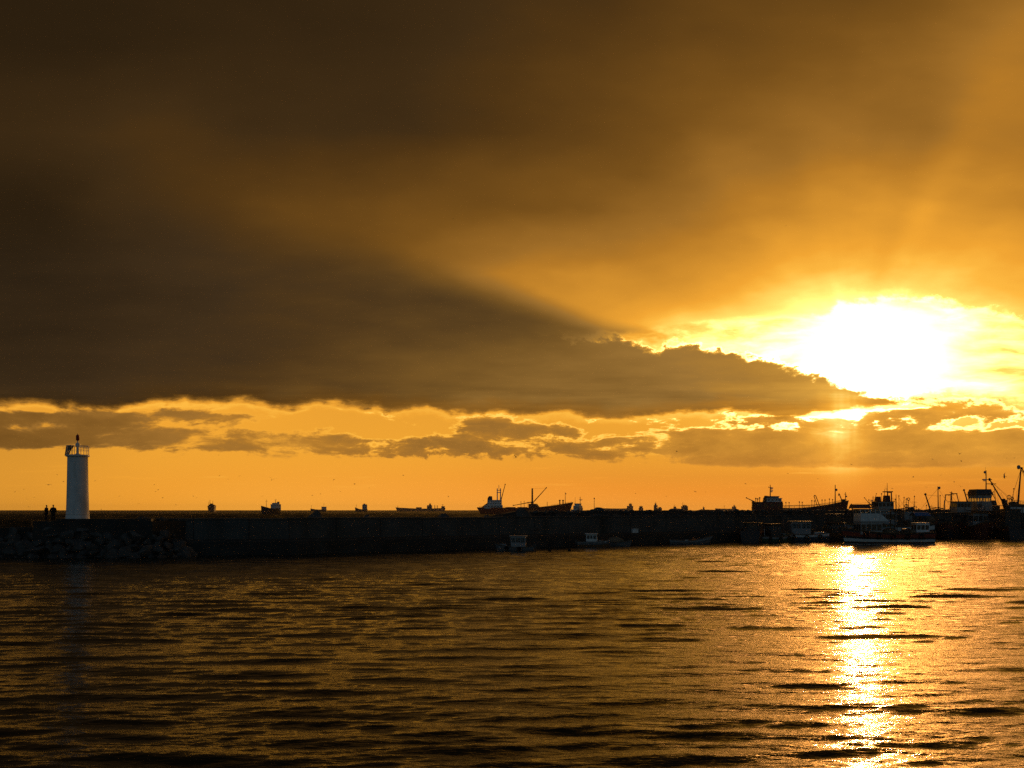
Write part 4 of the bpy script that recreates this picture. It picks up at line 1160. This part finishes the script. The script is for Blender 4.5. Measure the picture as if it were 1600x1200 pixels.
kp.tube((X_(776), 0, Z_(766)), (X_(783), 0, Z_(766)), .4).tube((X_(776), 0, Z_(769.5)), (X_(783), 0, Z_(769.5)), .4).tube((X_(779.5), 0, Z_(764)), (X_(779.5), 0, Z_(758)), .25)
kp.build('kingpost', 'white', t)
boom(t, (X_(783), 0, Z_(781)), (X_(789.3), 0, Z_(757)), .5, 'oxide')
mm = MB().tube((X_(831.7), 0, 7), (X_(831.7), 0, Z_(763)), 1.05, .85, 12).box(X_(829.5), X_(833.9), -1.3, 1.3, Z_(787), Z_(784)).build('mast', 'oxide', t)
boom(t, (X_(834), 0, Z_(784)), (X_(853.6), 0, Z_(762.3)), .55, 'oxide', lines=(((X_(832), 0, Z_(763.5)), (X_(853), 0, Z_(762.6))),))
boom(t, (X_(830), 1, Z_(784.5)), (X_(802), 1, Z_(789.8)), .5, 'oxide')
house(t, X_(826), X_(838), 4, 6.6, Z_(787.5), 'oxide', 1, 'mast_house', False)
MB().prism([(X_(838), 7), (X_(844.5), 7), (X_(838.5), Z_(786.5))], -2, 2).build('vent_cowl', 'dark', t)
for a, b in ((790, 806), (808, 824), (846, 866)):
    MB().box(X_(a), X_(b), -5, 5, 6.5, 8.2, taper=.3).build('hatch_cover', 'oxide', t)
for px, top in ((814, 783), (819, 782.5), (825, 784), (855, 784)): MB().tube((X_(px), 0, 7), (X_(px), 0, Z_(top)), .25).build('vent_post', 'oxide', t)
MB().prism([(X_(866), 7.5), (X_(884), 11.2), (X_(884), 9), (X_(866), 7)], -4.5, 4.5).build('forecastle', 'red', t)
for px in (874.7, 879.8): MB().tube((X_(px), 1, 9.5), (X_(px), 1, Z_(782.5)), .6).lathe([(.7, 0), (1.1, .4), (1.1, 1.0), (.4, 1.3)], 10, (X_(px), 1, Z_(782.8))).build('ventilator', 'oxide', t)
mast(t, X_(883.2), 11, Z_(769), .35, 'oxide', cross=((.85, .6, 'lamp'),))
rails(t, st, X_(749), X_(790), 1.1, .8, 3, .07); rails(t, st, X_(862), X_(893), 1.1, .8, 3, .07)
MB().box(X_(891.5), X_(893), -1.9, 1.9, 8.2, 9.6).build('anchor_plate', 'white', t)

# the small vessel beyond its bow, bows on
D = 900.0; S = D / FOC
t = thing('tug', 'small tug with twin masts seen end on, just beyond the red cargo ship', 'ship', at(903, D, 0), rad(60))
st = hull(t, 16, 7.5, 5.2, 2.2, .4, 2, 1.5, .8, .5, 'grey', [(.6, .9, 'white')], bulwark=.7)
house(t, -3.5, 3, 2.9, 4.6, 8.6, 'white', 1); house(t, -2.2, 2, 2.4, 8.8, zat(787, D), 'white', 1, 'bridge')
mast(t, 1.0, 10, zat(776, D), .3, cross=((.5, 2.0, 'radar'), (.8, .9, 'bar')), y=-1.8); mast(t, -1.5, 10, zat(777, D), .16, y=2.0)
rails(t, st, -7, 7, .9, .7, 2, .06)

# coaster lying across the harbour entrance wall
D = 430.0
def X2(px): return (px - 1251) / FOC * D
def Z2(py): return zat(py, D)
t = thing('tanker', 'dark red coaster with a white stern bridge and deck gear, lying beyond the harbour wall', 'ship', at(1251, D, 0), 0)
st = hull(t, 41, 8, 5.7, 3.2, .4, 2.5, 3.4, .6, .6, 'oxide', bulwark=.4, srake=1, deckmat='oxide')
house(t, X2(1178), X2(1219), 3.2, 5.2, Z2(785), 'oxide', 1); house(t, X2(1196), X2(1218.5), 2.9, Z2(784.7), Z2(779), 'white', 1, 'bridge')
house(t, X2(1201), X2(1214.5), 2.6, Z2(778.6), Z2(776), 'grey', 1, 'wheelhouse')
MB().prism([(X2(1190), 5.6), (X2(1201), 5.6), (X2(1200), Z2(775)), (X2(1195.5), Z2(774.5)), (X2(1193.5), Z2(779))], -1.1, 1.1).build('funnel', 'dark', t)
mast(t, X2(1203.5), Z2(777), Z2(757.5), .26, cross=((.62, .9, 'radar'), (.78, .8, 'bar'), (.4, .8, 'radar')))
MB().box(X2(1175.5), X2(1178.5), -1, 1, 5.6, Z2(783)).build('stern_winch', 'dark', t)
boom(t, (X2(1178), 0, Z2(783.5)), (X2(1166.3), 0, Z2(778)), .22)
for px, top in ((1181, 780), (1184, 780.5), (1187, 779)): MB().tube((X2(px), 0, Z2(785)), (X2(px), 0, Z2(top)), .16).lathe([(.2, 0), (.36, .15), (.3, .5), (.1, .6)], 8, (X2(px), 0, Z2(top))).build('ventilator', 'dark', t)
for px, top in ((1222, 785), (1228, 786), (1233, 786), (1249, 785), (1253.5, 785.5), (1268.5, 783), (1272.5, 783.5), (1284.5, 782), (1289, 782), (1296, 780.5), (1301, 781.5)):
    zb = deckz(st, X2(px), .4)
    MB().tube((X2(px), 0, zb), (X2(px), 0, Z2(top)), .09).lathe([(.1, -.1), (.26, 0), (.26, .35), (.1, .45)], 8, (X2(px), 0, Z2(top))).build('vent_post', 'oxide', t)
MB().box(X2(1221), X2(1222.6), -1, 1, 5.3, Z2(785.5)).build('locker', 'oxide', t)
MB().path([(X2(1222), 1.5, Z2(790.5)), (X2(1285), 1.5, Z2(788.5))], .12).build('pipe', 'steel', t)
MB().path([(X2(1282), .5, deckz(st, X2(1282), .4)), (X2(1275), .5, Z2(774.3)), (X2(1273.2), .5, Z2(773.8)), (X2(1272.3), .5, Z2(776))], .17).path([(X2(1278.5), .5, deckz(st, X2(1278), .4)), (X2(1272.6), .5, Z2(775.6))], .15).build('hose_crane', 'oxide', t)
mast(t, X2(1305), deckz(st, X2(1305), .4), Z2(757.5), .28, cross=((.72, .5, 'lamp'),))
MB().path([(X2(1317), 0, deckz(st, X2(1317), .4)), (X2(1311), 0, Z2(771)), (X2(1310), 0, Z2(774.5))], .2).build('davit', 'oxide', t)
mast(t, X2(1321), deckz(st, X2(1321), .4), Z2(769), .2, cross=((.8, .5, 'bar'), (.55, .5, 'lamp')))
MB().box(X2(1315), X2(1319.5), -.8, .8, deckz(st, X2(1317), .4), Z2(780)).build('windlass', 'dark', t)
rails(t, st, X2(1222), X2(1322), .9, .4, 2, .05)

def far_ship(name, label, px, D, L, Bm, rz, fb, sb, parts, mat='dark', housemat='white', ss=.5, group='ships at anchor out at sea', cat='ship'):
    """an anchored ship; parts are (kind, ...) in metres along and above it"""
    t = thing(name, label, cat, at(px, D, 0), rz, group)
    st = hull(t, L, Bm, fb, sb, ss, 3, L * .06, .65, .62, mat, bulwark=.8, srake=L * .03, deckmat='oxide')
    for p in parts:
        if p[0] == 'house': house(t, p[1], p[2], p[5] if len(p) > 5 else Bm * .42, p[3], p[4], housemat, max(1, round((p[4] - p[3]) / 3.4)), 'deckhouse', D < 1500)
        elif p[0] == 'block': MB().box(p[1], p[2], -Bm * .3, Bm * .3, p[3], p[4], taper=.4).build('hatch_cover', mat, t)
        elif p[0] == 'funnel': MB().box(p[1], p[2], -1.6, 1.6, p[3], p[4], taper=.3).build('funnel', mat, t)
        elif p[0] == 'mast': mast(t, p[1], p[2], p[3], p[4], mat, cross=((.8, p[4] * 5, 'bar'),), y=p[5] if len(p) > 5 else 0)
        elif p[0] == 'frame': gantry(t, p[1], Bm * .3, p[2], p[3], p[4], 'crane_frame', 0, mat)
    return t
# left of the red ship
far_ship('cargo_ship', 'dark ship seen end on with three thin masts, leftmost on the horizon', 331, 2600, 60, 21, rad(105), 15, 4,
         [('house', -28, -14, 12, zat(788.6, 2600), 7), ('house', -27, -18, zat(788.6, 2600), zat(787, 2600), 4), ('mast', -20, 18, zat(781, 2600), .7, 4), ('mast', -22, 18, zat(782.5, 2600), .6, -3), ('mast', -24, 18, zat(784, 2600), .5, 7), ('block', -12, 18, 14, 16.5)], 'dark', 'dark')
far_ship('cargo_ship', 'small dark coaster turned bow to the left with a white house at its right end', 422, 1080, 24, 10.5, rad(-128), 6.2, 3.2,
         [('house', -11, -4.2, 5, 11.0), ('house', -10, -5, 11.2, zat(785.8, 1080), 3), ('funnel', -11.8, -10.2, 5, 14), ('mast', -7.4, zat(786, 1080), zat(780, 1080), .3), ('mast', 5, 6, zat(780.5, 1080), .28), ('mast', -5.2, zat(786, 1080), zat(783, 1080), .15, 2.5)], 'dark', 'white')
far_ship('cargo_ship', 'low dark barge like ship with a square house, above the leftmost peaked boulder', 497.5, 3300, 53, 12, rad(180), 6.5, 3.5,
         [('house', -26, -11, 6, zat(791.8, 3300)), ('mast', -18, 10, zat(786, 3300), .4), ('mast', 23, 8, zat(789, 3300), .4)], 'dark', 'grey')
far_ship('cargo_ship', 'short dark ship with a high stern house, right of the barge like ship', 564.5, 2900, 36, 12, rad(186), 7, 6,
         [('house', -16, -3, 6, zat(788.5, 2900)), ('funnel', -17, -14, 6, zat(788, 2900)), ('mast', -8, 15, zat(786, 2900), .5), ('mast', 14, 8, zat(788, 2900), .4), ('house', -12, -6, zat(788.5, 2900), zat(787.3, 2900), 3)], 'dark', 'grey')
D = 4200
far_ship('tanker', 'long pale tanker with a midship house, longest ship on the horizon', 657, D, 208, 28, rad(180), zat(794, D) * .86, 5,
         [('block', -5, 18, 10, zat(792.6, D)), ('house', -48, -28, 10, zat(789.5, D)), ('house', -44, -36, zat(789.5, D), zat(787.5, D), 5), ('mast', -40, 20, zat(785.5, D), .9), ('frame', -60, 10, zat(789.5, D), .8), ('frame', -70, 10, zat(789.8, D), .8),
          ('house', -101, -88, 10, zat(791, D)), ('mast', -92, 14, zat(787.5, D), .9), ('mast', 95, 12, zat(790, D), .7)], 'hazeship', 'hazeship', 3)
# right of it, fading one behind the other
D = 5200
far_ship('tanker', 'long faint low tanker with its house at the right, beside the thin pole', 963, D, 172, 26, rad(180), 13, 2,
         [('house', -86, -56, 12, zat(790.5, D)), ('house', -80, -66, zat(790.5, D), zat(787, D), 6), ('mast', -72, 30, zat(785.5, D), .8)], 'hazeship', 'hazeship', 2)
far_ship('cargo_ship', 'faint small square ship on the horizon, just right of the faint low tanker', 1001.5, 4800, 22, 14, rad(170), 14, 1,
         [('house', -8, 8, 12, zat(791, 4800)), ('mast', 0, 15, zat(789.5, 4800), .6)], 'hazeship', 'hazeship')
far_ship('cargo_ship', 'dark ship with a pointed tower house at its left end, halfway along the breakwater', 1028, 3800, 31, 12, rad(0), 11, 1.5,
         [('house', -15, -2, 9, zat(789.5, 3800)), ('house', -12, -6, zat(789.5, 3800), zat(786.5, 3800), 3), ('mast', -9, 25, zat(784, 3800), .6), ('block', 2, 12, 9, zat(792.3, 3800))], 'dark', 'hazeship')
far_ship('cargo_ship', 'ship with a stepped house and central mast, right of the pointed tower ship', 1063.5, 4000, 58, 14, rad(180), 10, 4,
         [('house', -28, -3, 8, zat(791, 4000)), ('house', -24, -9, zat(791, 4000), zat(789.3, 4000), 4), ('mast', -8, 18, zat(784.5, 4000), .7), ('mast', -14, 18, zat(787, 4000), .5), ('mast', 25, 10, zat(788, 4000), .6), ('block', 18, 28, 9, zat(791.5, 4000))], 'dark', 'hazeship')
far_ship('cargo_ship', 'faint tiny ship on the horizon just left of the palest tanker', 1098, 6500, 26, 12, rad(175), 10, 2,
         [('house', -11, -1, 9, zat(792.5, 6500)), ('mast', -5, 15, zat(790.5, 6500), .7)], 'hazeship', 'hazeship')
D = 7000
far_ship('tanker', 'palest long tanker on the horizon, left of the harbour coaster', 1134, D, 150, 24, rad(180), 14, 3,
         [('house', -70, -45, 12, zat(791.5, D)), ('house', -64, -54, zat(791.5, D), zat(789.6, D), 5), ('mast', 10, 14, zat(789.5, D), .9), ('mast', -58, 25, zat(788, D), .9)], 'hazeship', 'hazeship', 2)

# ------------------------------------------------------------------ gulls
def gull_mesh(up, bend, sweep_):
    mb = MB()
    n = 8
    prof = [(-.26, .012), (-.2, .035), (-.08, .062), (.05, .07), (.14, .055), (.2, .04), (.25, .036), (.29, .018), (.335, .006)]
    mb.loft([[(r * math.cos(2 * math.pi * i / n), y, r * math.sin(2 * math.pi * i / n) * .9 + (.015 if y > .18 else 0)) for i in range(n)] for y, r in prof])
    mb.add([(-.03, -.22, .0), (.03, -.22, .0), (.075, -.40, .0), (-.075, -.40, .0), (-.03, -.22, .015), (.03, -.22, .015), (.075, -.40, .006), (-.075, -.40, .006)],
           [(0, 1, 2, 3), (7, 6, 5, 4), (0, 4, 5, 1), (1, 5, 6, 2), (2, 6, 7, 3), (3, 7, 4, 0)])
    for sg in (-1, 1):
        rings = []
        for x, yl, yt, z, th in ((.03, .12, -.12, .03, .02), (.22, .17, -.07, .03 + .22 * up, .02), (.40, .16, -.05, .03 + .22 * up + .18 * (up - bend) * .7, .014), (.56, .05 - sweep_ * .1, -.10, .03 + .22 * up + .34 * (up - bend) * .7, .01), (.70, -.10 - sweep_ * .2, -.15 - sweep_ * .2, .03 + .22 * up + .46 * (up - bend), .004)):
            rings.append([(sg * x, yl, z), (sg * x, (yl + yt) / 2, z + th), (sg * x, yt, z), (sg * x, (yl + yt) / 2, z - th * .3)])
        mb.loft(rings)
    o = mb.build('gull', 'gull', None, True)
    me = o.data; bpy.data.objects.remove(o); return me
GM = [gull_mesh(.55, .5, .3), gull_mesh(.25, .6, .5), gull_mesh(1.0, .3, .3), gull_mesh(.1, .25, .2), gull_mesh(-.5, -.2, .4), gull_mesh(.8, 1.0, .6)]
gr = random.Random(77)
NAMED = {0: 'gull with level outspread wings gliding just left of the lighthouse', 1: 'gull with raised wings flying alone high above the red cargo ship', 2: 'small gull in the low cloud band high above the middle of the breakwater',
         3: 'gull wheeling wings up at the upper right, above the harbour masts', 4: 'gull banking with wings upright just left of the rightmost leaning mast', 5: 'gull alone in the bright clouds at the upper right, under the sun gap',
         6: 'gull at the far left edge below the dark cloud bank', 7: 'gull flying right of the goalpost mast, just above the boats', 8: 'gull close beside the foot of the rightmost leaning mast', 9: 'gull alone above the clouded horizon, over the second ship from the left'}
big = [(76, 757.5, 10, 3, 0, 0), (806, 714.5, 8, 2, 40, 10), (1057.5, 705.5, 6, 5, 70, 0), (1499.5, 709.5, 6, 2, 10, 0), (1569.5, 745, 9, 2, 60, 65), (1562.5, 626, 6, 5, 60, 20),
       (4.5, 617.5, 6, 0, 10, 0), (1394, 763.5, 6, 0, 10, 5), (1585, 764, 5, 5, 80, 0), (414, 683, 5, 1, 30, 20)]
rest = [(89, 741.6, 3), (99, 752.5, 4), (37, 764.5, 3), (23, 769, 4), (28.5, 768, 2), (53, 777, 3), (41, 780, 3), (45, 792, 3), (149, 751, 3), (187, 775, 3), (206, 780, 3), (217, 787, 4), (158, 796, 3),
        (241, 757.5, 3), (247, 765.5, 4), (243, 768, 4), (254, 778, 4), (275, 788.5, 4), (302, 775, 3), (307, 778, 3), (340, 692, 3), (342, 711, 3), (343, 743, 3), (357, 749, 3), (374.5, 743.4, 5), (424.5, 750, 9), (410, 775, 3),
        (488, 774, 4), (501, 772, 3), (522, 749, 4), (554, 756.5, 5), (532, 768, 4), (576.6, 763, 3), (630, 743, 4), (700.5, 776.5, 3), (755.5, 782, 3), (749, 787, 3), (993, 771, 3), (1041, 776, 4), (1086, 768, 5), (1165, 756, 5), (1102, 769, 3),
        (1231, 739.6, 4), (1278, 748, 3), (1330, 726, 4), (1392, 732, 3), (1427, 745.5, 4), (1447, 761, 4), (1470, 742.5, 4), (1457, 717.5, 4), (1502, 720, 5), (1491, 752.5, 4), (1501, 760.5, 5), (1573, 716, 3), (1585, 716, 3), (1428, 766, 3), (1228, 353, 3), (708, 342, 2.5)]
def gull(px, py, span, k, yaw, roll, label, group):
    Y = min(900, 1.4 * FOC / span)
    o = bpy.data.objects.new('gull', GM[k]); C.objects.link(o)
    o.location = at(px, Y, zat(py, Y)); o.rotation_euler = (gr.uniform(-.1, .2), rad(roll), rad(yaw))
    tag(o, label, 'bird', group)
for i, (px, py, sp_, k, yaw, roll) in enumerate(big): gull(px, py, sp_ * 1.15, k, yaw, roll, NAMED[i], 'gulls over the harbour')
for px, py, sp_ in rest: gull(px, py, sp_ * 1.4, gr.randrange(6), gr.uniform(-70, 70), gr.uniform(-25, 25), 'small dark gull flying in the golden air low above the sea and harbour', 'distant gulls over the sea')

# ------------------------------------------------------------------ the air: thin evening haze over the sea
hb = MB().box(-9000, 9000, -150, 8500, -4, 45)
hz = bpy.data.materials.new('haze'); hz.use_nodes = True
hn = hz.node_tree; hn.nodes.clear()
ho = hn.nodes.new('ShaderNodeOutputMaterial'); pv = hn.nodes.new('ShaderNodeVolumePrincipled')
pv.inputs['Color'].default_value = (1.0, .90, .78, 1); pv.inputs['Density'].default_value = 2.6e-5; pv.inputs['Anisotropy'].default_value = .35
hn.links.new(pv.outputs[0], ho.inputs['Volume'])
o = hb.build('haze', hz); o['kind'] = 'stuff'
